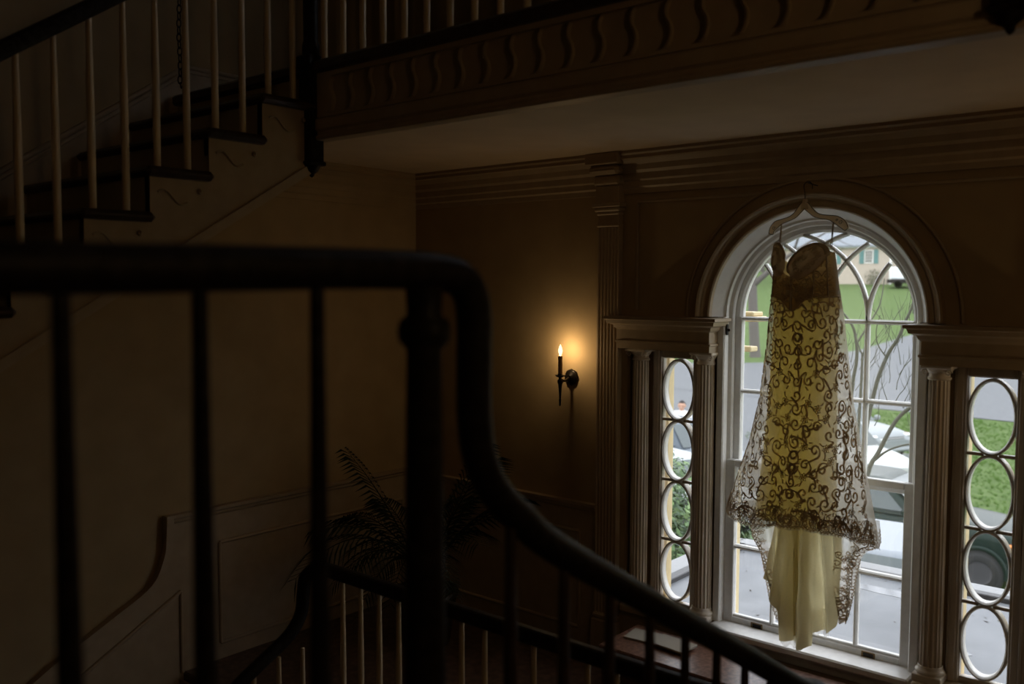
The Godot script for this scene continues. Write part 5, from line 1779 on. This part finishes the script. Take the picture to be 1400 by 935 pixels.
	put("body", b, mat(lin(0.6, 0.62, 0.65), 0.5), sh)
	b = MB.new()
	b.box(Vector3(-2.4, 0.5, -1), Vector3(2.6, 0.9, 1), 0.05)
	put("chassis", b, M.iron, sh)
	for x: float in [-1.2, 1.3]:
		b = MB.new()
		b.lathe([Vector2(0, -0.12), Vector2(0.4, -0.12), Vector2(0.45, -0.06), Vector2(0.45, 0.06), Vector2(0.4, 0.12), Vector2(0, 0.12)], 14, Transform3D(Basis(Vector3.RIGHT, Vector3.BACK, Vector3.UP), Vector3(x, 0.45, 1.0)))
		put("wheel", b, M.iron, sh)
	var bu := thing("bush", "dark round bush at the corner of the cream house", "bush", Vector3(-34.6, ground_y(-99.0), -98.4))
	b = MB.new()
	leaves(b, Vector3(0, 0.9, 0), Vector3(1.0, 1.0, 1.0), 500, 0.22)
	put("foliage", b, mat(lin(0.06, 0.07, 0.03), 0.9), bu).set_meta("kind", "stuff")

func branch(b: MB, p: Vector3, d: Vector3, l: float, r: float, depth: int) -> void:
	var q := p + d * l * 0.55 + Vector3(rng.randf_range(-0.1, 0.1), 0.05, rng.randf_range(-0.1, 0.1)) * l
	var e := q + (d + Vector3(rng.randf_range(-0.3, 0.3), 0.18, rng.randf_range(-0.3, 0.3))).normalized() * l * 0.5
	b.tube([p, q, e], [r, r * 0.75, r * 0.5], 4 if depth < 4 else 5, false)
	if depth <= 1: return
	for k in 3:
		var a := rng.randf() * TAU
		var s := d.cross(Vector3(cos(a), 0.3, sin(a))).normalized()
		branch(b, [q, e, e][k], (d + s * rng.randf_range(0.45, 0.9)).normalized(), l * rng.randf_range(0.55, 0.75), r * 0.5, depth - 1)

func leaves(b: MB, c: Vector3, ext: Vector3, count: int, size: float) -> void:
	for i in count:
		var d := Vector3(rng.randfn(), rng.randfn(), rng.randfn()).normalized() * pow(rng.randf(), 0.35)
		var p := c + d * ext
		var n := (d + Vector3(rng.randf_range(-0.6, 0.6), rng.randf_range(0, 0.8), rng.randf_range(-0.6, 0.6))).normalized()
		var u := n.cross(Vector3(rng.randf_range(-1, 1), 0.3, rng.randf_range(-1, 1))).normalized()
		var w := n.cross(u)
		var s := size * rng.randf_range(0.6, 1.2)
		b.quad(p - u * s * 0.5, p + w * s * 0.22 - n * s * 0.05, p + u * s * 0.5, p - w * s * 0.22 - n * s * 0.05)

func hedge() -> void:
	var t := thing("evergreen_bush", "dense green leafy bush beyond the left edge of the porch roof", "bush", Vector3(-5.6, GROUND, -4.6))
	var b := MB.new()
	for i in 5: b.tube([Vector3(0.2 * i - 0.4, 0, 0.1 * i), Vector3(0.3 * i - 0.6, 1.8, 0.15 * i - 0.3)], [0.04, 0.02], 6)
	put("stem", b, mat(lin(0.05, 0.035, 0.025), 0.9), t)
	var tones := [lin(0.025, 0.06, 0.015), lin(0.06, 0.12, 0.03), lin(0.11, 0.18, 0.05)]
	for k in 3:
		b = MB.new()
		leaves(b, Vector3(0, 1.75, 0), Vector3(1.35, 1.35, 1.2), 3600, 0.10)
		leaves(b, Vector3(-0.6, 2.35, -0.5), Vector3(0.9, 0.8, 0.9), 1500, 0.10)
		put("foliage", b, mat(tones[k], 0.55), t).set_meta("kind", "stuff")

func bare_tree() -> void:
	var bark := mat(lin(0.075, 0.075, 0.048), 0.85, 0.25, 0.08, 6.0)
	var t := thing("bare_shrub_tree", "slender bare tree with forking stems just outside the right panes", "tree", Vector3(-3.4, GROUND, -5.0))
	var o := Vector3(3.4, -GROUND, 5.0)
	var z := -5.0
	var stems := [
		[[[-3.45, -2.8, 0], [-3.44, 0.2, 0], [-3.38, 1.16, 0], [-3.34, 1.47, 0], [-3.35, 1.74, 0.05], [-3.41, 1.89, 0.1], [-3.52, 2.04, 0.15], [-3.6, 2.3, 0.15]], 0.034, 0.010],
		[[[-3.35, 1.62, 0], [-3.25, 1.85, -0.1], [-3.17, 2.04, -0.15], [-3.15, 2.3, -0.2]], 0.016, 0.006],
		[[[-3.40, -2.8, 0.1], [-3.30, 0.0, 0.1], [-3.26, 1.02, 0.1], [-3.25, 1.48, 0.1], [-3.27, 1.56, 0.1], [-3.33, 1.72, 0.1]], 0.030, 0.008],
		[[[-3.25, 1.48, 0.1], [-3.22, 1.62, 0.12], [-3.21, 1.78, 0.15]], 0.012, 0.005],
		[[[-3.38, -2.8, -0.1], [-3.3, 0.2, -0.1], [-3.19, 1.1, -0.1], [-3.07, 1.5, -0.1], [-2.97, 1.68, -0.1], [-2.9, 1.86, -0.1], [-2.84, 2.01, -0.1], [-2.79, 2.2, -0.1], [-2.74, 2.4, -0.1]], 0.036, 0.012],
		[[[-3.08, 1.5, -0.1], [-3.15, 1.63, -0.05], [-3.15, 1.78, 0], [-3.1, 1.93, 0.05]], 0.010, 0.005],
		[[[-3.42, -2.8, 0.2], [-3.30, -0.8, 0.2], [-3.14, 0.27, 0.2], [-3.03, 0.55, 0.2], [-2.88, 0.87, 0.2], [-2.74, 1.03, 0.2], [-2.5, 1.2, 0.2]], 0.040, 0.022],
		[[[-3.06, 0.47, 0.2], [-2.94, 0.58, 0.22], [-2.75, 0.67, 0.25], [-2.5, 0.72, 0.3]], 0.018, 0.010],
	]
	for s in stems:
		var pts := []
		for q in s[0]: pts.append(Vector3(q[0], q[1], z + q[2]) + o)
		pts = curve3(pts, 4)
		var rr := []
		for i in pts.size(): rr.append(0.72 * lerpf(s[1], s[2], float(i) / (pts.size() - 1)))
		var b := MB.new()
		b.tube(pts, rr, 7)
		put("stem", b, bark, t)
	var b := MB.new()
	for i in 46:
		var p := Vector3(rng.randf_range(-3.55, -2.45), rng.randf_range(0.6, 1.9), z + rng.randf_range(-0.3, 0.3)) + o
		var pts := []
		var d := Vector3(rng.randf_range(-0.6, 0.6), 1.0, rng.randf_range(-0.3, 0.3)).normalized()
		for k in 6:
			pts.append(p)
			p += d * rng.randf_range(0.06, 0.12)
			d = (d + Vector3(rng.randf_range(-0.35, 0.35), 0.05, rng.randf_range(-0.2, 0.2))).normalized()
			if k > 0 and k < 5:
				var e := (d + Vector3(rng.randf_range(-1, 1), 0.3, 0).normalized() * 0.8).normalized()
				b.tube([p, p + e * 0.06, p + e * 0.11 + Vector3(0, 0.02, 0)], [0.0022, 0.0018, 0.001], 4, false)
		b.tube(pts, [0.0045, 0.004, 0.0035, 0.003, 0.0022, 0.0015], 4, false)
	put("twigs", b, bark, t).set_meta("kind", "stuff")

func house() -> void:
	var z := -100.0
	var y := ground_y(z) - 0.1
	var t := thing("house", "cream house with teal shutters on the hill beyond the lawn", "house", Vector3(-39.0, y, z))
	var wall := mat(lin(0.42, 0.36, 0.29), 0.8, 0.05, 0.02, 0.4)
	var white := mat(lin(0.75, 0.75, 0.72), 0.6)
	var teal := mat(lin(0.09, 0.20, 0.19), 0.6)
	var slate := mat(lin(0.20, 0.22, 0.24), 0.8, 0.15, 0.03, 0.4)
	var dark := mat(lin(0.12, 0.12, 0.10), 0.2)
	var b := MB.new()
	b.box(Vector3(-6.5, 0, -7), Vector3(5.7, 4.4, 0))
	put("wall", b, wall, t)
	b = MB.new()
	var tri := PackedVector2Array([Vector2(0.5, 4.3), Vector2(0.5, 4.5), Vector2(-3.5, 7.0), Vector2(-7.5, 4.5), Vector2(-7.5, 4.3)])
	b.extrude(tri, -7.0, 6.2, Transform3D(Basis(Vector3.BACK, Vector3.UP, Vector3.RIGHT), Vector3.ZERO))
	put("roof", b, slate, t)
	b = MB.new()
	b.box(Vector3(-6.8, 4.2, 0.0), Vector3(6.0, 4.42, 0.35), 0.03)
	put("eaves", b, white, t)
	for x: float in [3.3, -0.9, -4.6]:
		b = MB.new()
		b.box(Vector3(x - 0.48, 2.45, 0), Vector3(x + 0.48, 3.95, 0.08), 0.02)
		var w := put("window", b, white, t)
		for ix in 3:
			for iy in 4:
				b = MB.new()
				b.box(Vector3(x - 0.40 + ix * 0.275, 2.55 + iy * 0.335, 0.078), Vector3(x - 0.15 + ix * 0.275, 2.85 + iy * 0.335, 0.09))
				put("pane", b, dark, w)
		for sg: float in [-1.0, 1.0]:
			b = MB.new()
			b.box(Vector3(x + sg * 0.80 - 0.25, 2.40, 0), Vector3(x + sg * 0.80 + 0.25, 4.0, 0.06), 0.015)
			for i in 9: b.box(Vector3(x + sg * 0.80 - 0.19, 2.5 + i * 0.16, 0.055), Vector3(x + sg * 0.80 + 0.19, 2.6 + i * 0.16, 0.075), 0.006)
			put("shutter", b, teal, t)
	b = MB.new()
	b.box(Vector3(5.6, 0, 0.0), Vector3(5.8, 4.3, 0.12))
	put("corner_board", b, white, t)

func car(called: String, label: String, at: Vector3, turn: float, paint: Color, sc: float, tall: bool, cab := 0.0) -> void:
	var t := thing(called, label, "car", at, turn)
	t.scale = Vector3.ONE * sc
	var pm := mat(paint, 0.3)
	pm.metallic_specular = 0.25
	var gl := mat(lin(0.05, 0.065, 0.065), 0.03)
	var rub := mat(lin(0.02, 0.02, 0.02), 0.8)
	var chrome := mat(lin(0.55, 0.55, 0.55), 0.15, 0.0, 0.02, 1.0, 1.0)
	var dk := mat(lin(0.015, 0.015, 0.015), 0.5)
	var up := 0.12 if tall else 0.0
	# lower body lofted along its length, front towards +x
	var stn := [[-2.28, 0.48, 0.80, 0.66], [-2.22, 0.36, 0.92, 0.78], [-2.0, 0.28, 0.98, 0.86], [-1.4, 0.24, 1.0, 0.90], [-0.4, 0.22, 0.99, 0.915], [0.6, 0.22, 0.98, 0.91], [0.95, 0.22, 0.975, 0.90], [1.5, 0.24, 0.93, 0.88], [1.95, 0.27, 0.86, 0.82], [2.18, 0.33, 0.78, 0.72], [2.29, 0.42, 0.66, 0.58]]
	var rows := []
	for s in stn:
		var row := []
		for k in 24:
			var a := TAU * k / 24.0
			var ex := signf(cos(a)) * pow(absf(cos(a)), 0.45)
			var ey := signf(sin(a)) * pow(absf(sin(a)), 0.45)
			row.append(Vector3(s[0], (s[1] + s[2] + up) / 2 + ey * (s[2] + up - s[1]) / 2, ex * s[3]))
		rows.append(row)
	var b := MB.new()
	b.grid(rows, true); b.fan(rows[0], true); b.fan(rows[-1])
	put("body", b, pm, t)
	# cabin
	var y0 := 0.93 + up
	var y1 := (1.62 if tall else 1.42)
	var lo := [-2.05 if tall else -1.75, 1.0 - cab]
	var hi := [-1.75 if tall else -1.0, 0.28 - cab]
	var w0 := 0.83
	var w1 := 0.64
	rows = []
	for q in [[0.0, 0], [0.9, 0], [0.97, 0.03], [1.0, 0.10]]:
		var row := []
		for k in 28:
			var a := TAU * k / 28.0
			var ex := signf(cos(a)) * pow(absf(cos(a)), 0.3)
			var ez := signf(sin(a)) * pow(absf(sin(a)), 0.3)
			var xa: float = lerpf(lo[0], hi[0], q[0]) + q[1]
			var xb: float = lerpf(lo[1], hi[1], q[0]) - q[1]
			var ww: float = lerpf(w0, w1, q[0]) - q[1]
			row.append(Vector3((xa + xb) / 2 + ex * (xb - xa) / 2, lerpf(y0, y1, q[0]), ez * ww))
		rows.append(row)
	b = MB.new()
	b.grid(rows, true)
	b.fan(rows[-1])
	put("cabin", b, pm, t)
	var edge := func(f: float, fx: float, sz: float, outw: float) -> Vector3:   # point on the cabin shell: height f, along fx
		var xa: float = lerpf(lo[0], hi[0], f)
		var xb: float = lerpf(lo[1], hi[1], f)
		return Vector3(lerpf(xa, xb, fx), lerpf(y0, y1, f), sz * (lerpf(w0, w1, f) + outw))
	b = MB.new()
	var o := Vector3(0.018, 0.012, 0)
	b.quad(edge.call(0.08, 1, -0.86, 0) + o, edge.call(0.90, 1, -0.84, 0) + o, edge.call(0.90, 1, 0.84, 0) + o, edge.call(0.08, 1, 0.86, 0) + o)
	put("windshield", b, gl, t)
	b = MB.new()
	o = Vector3(-0.018, 0.012, 0)
	b.quad(edge.call(0.15, 0, 0.86, 0) + o, edge.call(0.88, 0, 0.84, 0) + o, edge.call(0.88, 0, -0.84, 0) + o, edge.call(0.15, 0, -0.86, 0) + o)
	put("rear_window", b, gl, t)
	for sz: float in [-1.0, 1.0]:
		for q in [[0.08, 0.48], [0.52, 0.92]]:
			b = MB.new()
			b.quad(edge.call(0.12, q[0], sz, 0.012), edge.call(0.12, q[1], sz, 0.012), edge.call(0.88, q[1], sz, 0.012), edge.call(0.88, q[0], sz, 0.012))
			put("side_window", b, gl, t)
		b = MB.new()
		b.box(Vector3(0.72 - cab, y0 + 0.02, sz * 0.93 - 0.08), Vector3(0.86 - cab, y0 + 0.15, sz * 0.93 + 0.08), 0.03)
		put("mirror", b, pm, t)
		b = MB.new()
		b.box(Vector3(1.98, 0.66 + up * 0.7, sz * 0.60 - 0.16), Vector3(2.20, 0.80 + up * 0.7, sz * 0.60 + 0.14), 0.05)
		put("headlight", b, chrome, t)
		b = MB.new()
		b.box(Vector3(1.80, 0.70 + up * 0.7, sz * 0.80 - 0.06), Vector3(2.02, 0.78 + up * 0.7, sz * 0.80 + 0.04), 0.03)
		put("turn_signal", b, mat(lin(0.7, 0.22, 0.05), 0.3), t)
		for x: float in [-1.35, 1.42]:
			b = MB.new()
			var wx := Transform3D(Basis(Vector3.RIGHT, Vector3.BACK, Vector3.UP), Vector3(x, 0.33, sz * 0.80))
			b.lathe([Vector2(0.20, -0.11), Vector2(0.29, -0.11), Vector2(0.325, -0.08), Vector2(0.33, 0.0), Vector2(0.325, 0.08), Vector2(0.29, 0.11), Vector2(0.20, 0.11)], 28, wx)
			var wh := put("wheel", b, rub, t)
			b = MB.new()
			b.lathe([Vector2(0, -0.10), Vector2(0.20, -0.10), Vector2(0.205, 0.0), Vector2(0.20, 0.10), Vector2(0.06, 0.075), Vector2(0, 0.08)], 20, wx)
			put("hub", b, chrome, wh)
			b = MB.new()
			var ring := []
			for i in 17:
				var a := -0.15 + (PI + 0.3) * i / 16.0
				ring.append(Vector3(x + cos(a) * 0.40, 0.34 + sin(a) * 0.40, sz * 0.885))
			b.tube(ring, 0.042, 7)
			put("wheel_arch", b, pm if tall else dk, t)
			b = MB.new()
			b.lathe([Vector2(0, 0), Vector2(0.385, 0)], 24, Transform3D(Basis(Vector3.RIGHT, Vector3.BACK, Vector3.UP), Vector3(x, 0.345, sz * 0.905)))
			put("wheel_well", b, dk, t)
	b = MB.new()
	b.box(Vector3(2.16, 0.50 + up * 0.5, -0.42), Vector3(2.27, 0.74 + up * 0.5, 0.42), 0.03)
	var gr := put("grille", b, dk, t)
	for i in 4:
		b = MB.new()
		b.box(Vector3(2.26, 0.53 + up * 0.5 + i * 0.055, -0.40), Vector3(2.285, 0.55 + up * 0.5 + i * 0.055, 0.40), 0.006)
		put("grille_bar", b, chrome, gr)
	b = MB.new()
	b.box(Vector3(2.12, 0.34, -0.70), Vector3(2.34, 0.47, 0.70), 0.05)
	put("bumper", b, pm, t)

# ---------------------------------------------------------------- the man outside
func nets(b: MB, lo: Vector3, hi: Vector3, cell: float, bones: Array, k: float) -> void:
	var nx := int((hi.x - lo.x) / cell) + 2
	var ny := int((hi.y - lo.y) / cell) + 2
	var nz := int((hi.z - lo.z) / cell) + 2
	var d := PackedFloat32Array()
	d.resize(nx * ny * nz)
	for iz in nz:
		for iy in ny:
			for ixx in nx:
				var p := lo + Vector3(ixx, iy, iz) * cell
				var s := 0.0
				for q in bones:
					var a: Vector3 = q[0]
					var ab: Vector3 = q[1] - a
					var t := clampf((p - a).dot(ab) / maxf(ab.length_squared(), 1e-9), 0.0, 1.0)
					s += exp(-((p - a - ab * t).length() - lerpf(q[2], q[3], t)) / k)
				d[(iz * ny + iy) * nx + ixx] = -k * log(maxf(s, 1e-30))
	var id := {}
	for iz in nz - 1:
		for iy in ny - 1:
			for ixx in nx - 1:
				var c := Vector3.ZERO
				var cnt := 0
				var v := []
				for m in 8: v.append(d[((iz + (m >> 2)) * ny + iy + ((m >> 1) & 1)) * nx + ixx + (m & 1)])
				for m in 8:
					for e: int in [1, 2, 4]:
						if m & e: continue
						var va: float = v[m]
						var vb: float = v[m | e]
						if (va < 0.0) == (vb < 0.0): continue
						var t := va / (va - vb)
						c += Vector3(m & 1, (m >> 1) & 1, m >> 2).lerp(Vector3((m | e) & 1, ((m | e) >> 1) & 1, (m | e) >> 2), t)
						cnt += 1
				if cnt == 0: continue
				var g := Vector3(v[1] + v[3] + v[5] + v[7] - v[0] - v[2] - v[4] - v[6], v[2] + v[3] + v[6] + v[7] - v[0] - v[1] - v[4] - v[5], v[4] + v[5] + v[6] + v[7] - v[0] - v[1] - v[2] - v[3])
				id[(iz * ny + iy) * nx + ixx] = b.vert(lo + (Vector3(ixx, iy, iz) + c / cnt) * cell, g.normalized())
	var stp := [1, nx, nx * ny]
	for iz in range(1, nz - 1):
		for iy in range(1, ny - 1):
			for ixx in range(1, nx - 1):
				var at := (iz * ny + iy) * nx + ixx
				for ax in 3:
					var ins := d[at] < 0.0
					if ins == (d[at + stp[ax]] < 0.0): continue
					var u: int = stp[(ax + 1) % 3]
					var w: int = stp[(ax + 2) % 3]
					var q := [at - u - w, at - w, at, at - u]
					if not (id.has(q[0]) and id.has(q[1]) and id.has(q[2]) and id.has(q[3])): continue
					if ins: b.ix.append_array([id[q[0]], id[q[2]], id[q[1]], id[q[0]], id[q[3]], id[q[2]]])
					else: b.ix.append_array([id[q[0]], id[q[1]], id[q[2]], id[q[0]], id[q[2]], id[q[3]]])

func person() -> void:
	var t := thing("person", "man with short dark hair in a white shirt standing behind the cars", "person", Vector3(-12.55, GROUND, -17.65), 0.35)
	t.scale = Vector3.ONE * 1.06
	var skin := mat(lin(0.50, 0.29, 0.20), 0.6)
	var arms := []
	var legs := []
	var trunk := [[Vector3(0, 0.98, 0), Vector3(0, 1.15, 0.01), 0.14, 0.125], [Vector3(0, 1.15, 0.01), Vector3(0, 1.36, 0), 0.13, 0.145], [Vector3(-0.14, 1.40, 0), Vector3(0.14, 1.40, 0), 0.075, 0.075]]
	for s: float in [-1.0, 1.0]:
		arms.append([Vector3(s * 0.185, 1.41, 0), Vector3(s * 0.25, 1.14, 0.02), 0.055, 0.044])
		arms.append([Vector3(s * 0.25, 1.14, 0.02), Vector3(s * 0.21, 0.93, 0.14), 0.043, 0.030])
		legs.append([Vector3(s * 0.095, 0.93, 0), Vector3(s * 0.105, 0.50, 0.015), 0.092, 0.062])
		legs.append([Vector3(s * 0.105, 0.50, 0.015), Vector3(s * 0.11, 0.09, -0.01), 0.060, 0.042])
	var feet := []
	for s: float in [-1.0, 1.0]: feet.append([Vector3(s * 0.11, 0.05, -0.03), Vector3(s * 0.125, 0.035, 0.15), 0.045, 0.035])
	var neck := [[Vector3(0, 1.42, 0), Vector3(0, 1.53, 0.012), 0.060, 0.055]]
	var b := MB.new()
	nets(b, Vector3(-0.36, -0.02, -0.22), Vector3(0.36, 1.6, 0.24), 0.022, trunk + arms + legs + feet + neck, 0.016)
	# head
	var hd := [[Vector3(0, 1.64, 0.0), Vector3(0, 1.66, 0.015), 0.092, 0.088], [Vector3(0, 1.60, 0.03), Vector3(0, 1.555, 0.055), 0.066, 0.040], [Vector3(0, 1.635, 0.10), Vector3(0, 1.605, 0.118), 0.010, 0.014], [Vector3(-0.035, 1.662, 0.088), Vector3(0.035, 1.662, 0.088), 0.012, 0.012], [Vector3(-0.022, 1.572, 0.088), Vector3(0.022, 1.572, 0.088), 0.009, 0.009], [Vector3(0, 1.50, 0.005), Vector3(0, 1.58, 0.005), 0.055, 0.055]]
	for s: float in [-1.0, 1.0]: hd.append([Vector3(s * 0.088, 1.645, 0.0), Vector3(s * 0.098, 1.615, 0.0), 0.014, 0.011])
	nets(b, Vector3(-0.12, 1.49, -0.12), Vector3(0.12, 1.77, 0.15), 0.009, hd, 0.010)
	# hands: palm, thumb from its side, four bent fingers
	for s: float in [-1.0, 1.0]:
		var w := Vector3(s * 0.21, 0.93, 0.14)
		var f := Vector3(s * -0.12, -0.62, 0.77).normalized()
		var side := Vector3(s, 0, 0.15).normalized()
		var n := side.cross(f) * s
		var hand := [[w, w + f * 0.085, 0.022, 0.026], [w + f * 0.03 - side * 0.018, w + f * 0.085 - side * 0.018, 0.016, 0.016], [w + f * 0.03 + side * 0.018, w + f * 0.085 + side * 0.018, 0.016, 0.016]]
		for i in 4:
			var r := w + f * 0.085 + side * (i - 1.5) * 0.019
			var ln: float = [0.062, 0.072, 0.068, 0.052][i]
			var m := r + f * ln * 0.55
			hand.append([r, m, 0.0085, 0.008])
			hand.append([m, m + (f + n * 0.7 * -s).normalized() * ln * 0.5, 0.008, 0.0065])
		hand.append([w + f * 0.02 - side * 0.028, w + f * 0.055 - side * 0.052, 0.011, 0.009])
		hand.append([w + f * 0.055 - side * 0.052, w + f * 0.085 - side * 0.054, 0.009, 0.007])
		var mid := w + f * 0.07
		nets(b, mid - Vector3.ONE * 0.13, mid + Vector3.ONE * 0.13, 0.007, hand, 0.004)
	put("body", b, skin, t)
	b = MB.new()
	var sh := []
	for q in trunk + arms: sh.append([q[0], q[1], q[2] + 0.014, q[3] + 0.014])
	nets(b, Vector3(-0.38, 0.75, -0.24), Vector3(0.38, 1.56, 0.26), 0.02, sh, 0.016)
	put("shirt", b, mat(lin(0.78, 0.78, 0.78), 0.8), t)
	b = MB.new()
	var tr := [[Vector3(-0.05, 0.96, 0), Vector3(0.05, 0.96, 0), 0.145, 0.145]]
	for q in legs: tr.append([q[0], q[1], q[2] + 0.014, q[3] + 0.018])
	nets(b, Vector3(-0.30, 0.0, -0.22), Vector3(0.30, 1.14, 0.22), 0.022, tr, 0.014)
	put("trousers", b, mat(lin(0.03, 0.03, 0.035), 0.8), t)
	b = MB.new()
	nets(b, Vector3(-0.12, 1.62, -0.13), Vector3(0.12, 1.80, 0.12), 0.01, [[Vector3(0, 1.685, -0.022), Vector3(0, 1.70, 0.012), 0.088, 0.080], [Vector3(-0.07, 1.67, -0.03), Vector3(0.07, 1.67, -0.03), 0.035, 0.035]], 0.008)
	put("hair", b, mat(lin(0.015, 0.01, 0.008), 0.6), t)
	for s: float in [-1.0, 1.0]:
		b = MB.new()
		b.lathe([Vector2(0, -0.012), Vector2(0.012, 0), Vector2(0, 0.012)], 10, Transform3D(Basis(), Vector3(s * 0.033, 1.645, 0.092)))
		put("eye", b, mat(lin(0.1, 0.08, 0.07), 0.3), t)
		b = MB.new()
		b.box(Vector3(s * 0.12 - 0.048, 0.0, -0.085), Vector3(s * 0.12 + 0.048, 0.085, 0.20), 0.03)
		put("shoe", b, mat(lin(0.02, 0.015, 0.012), 0.4), t)
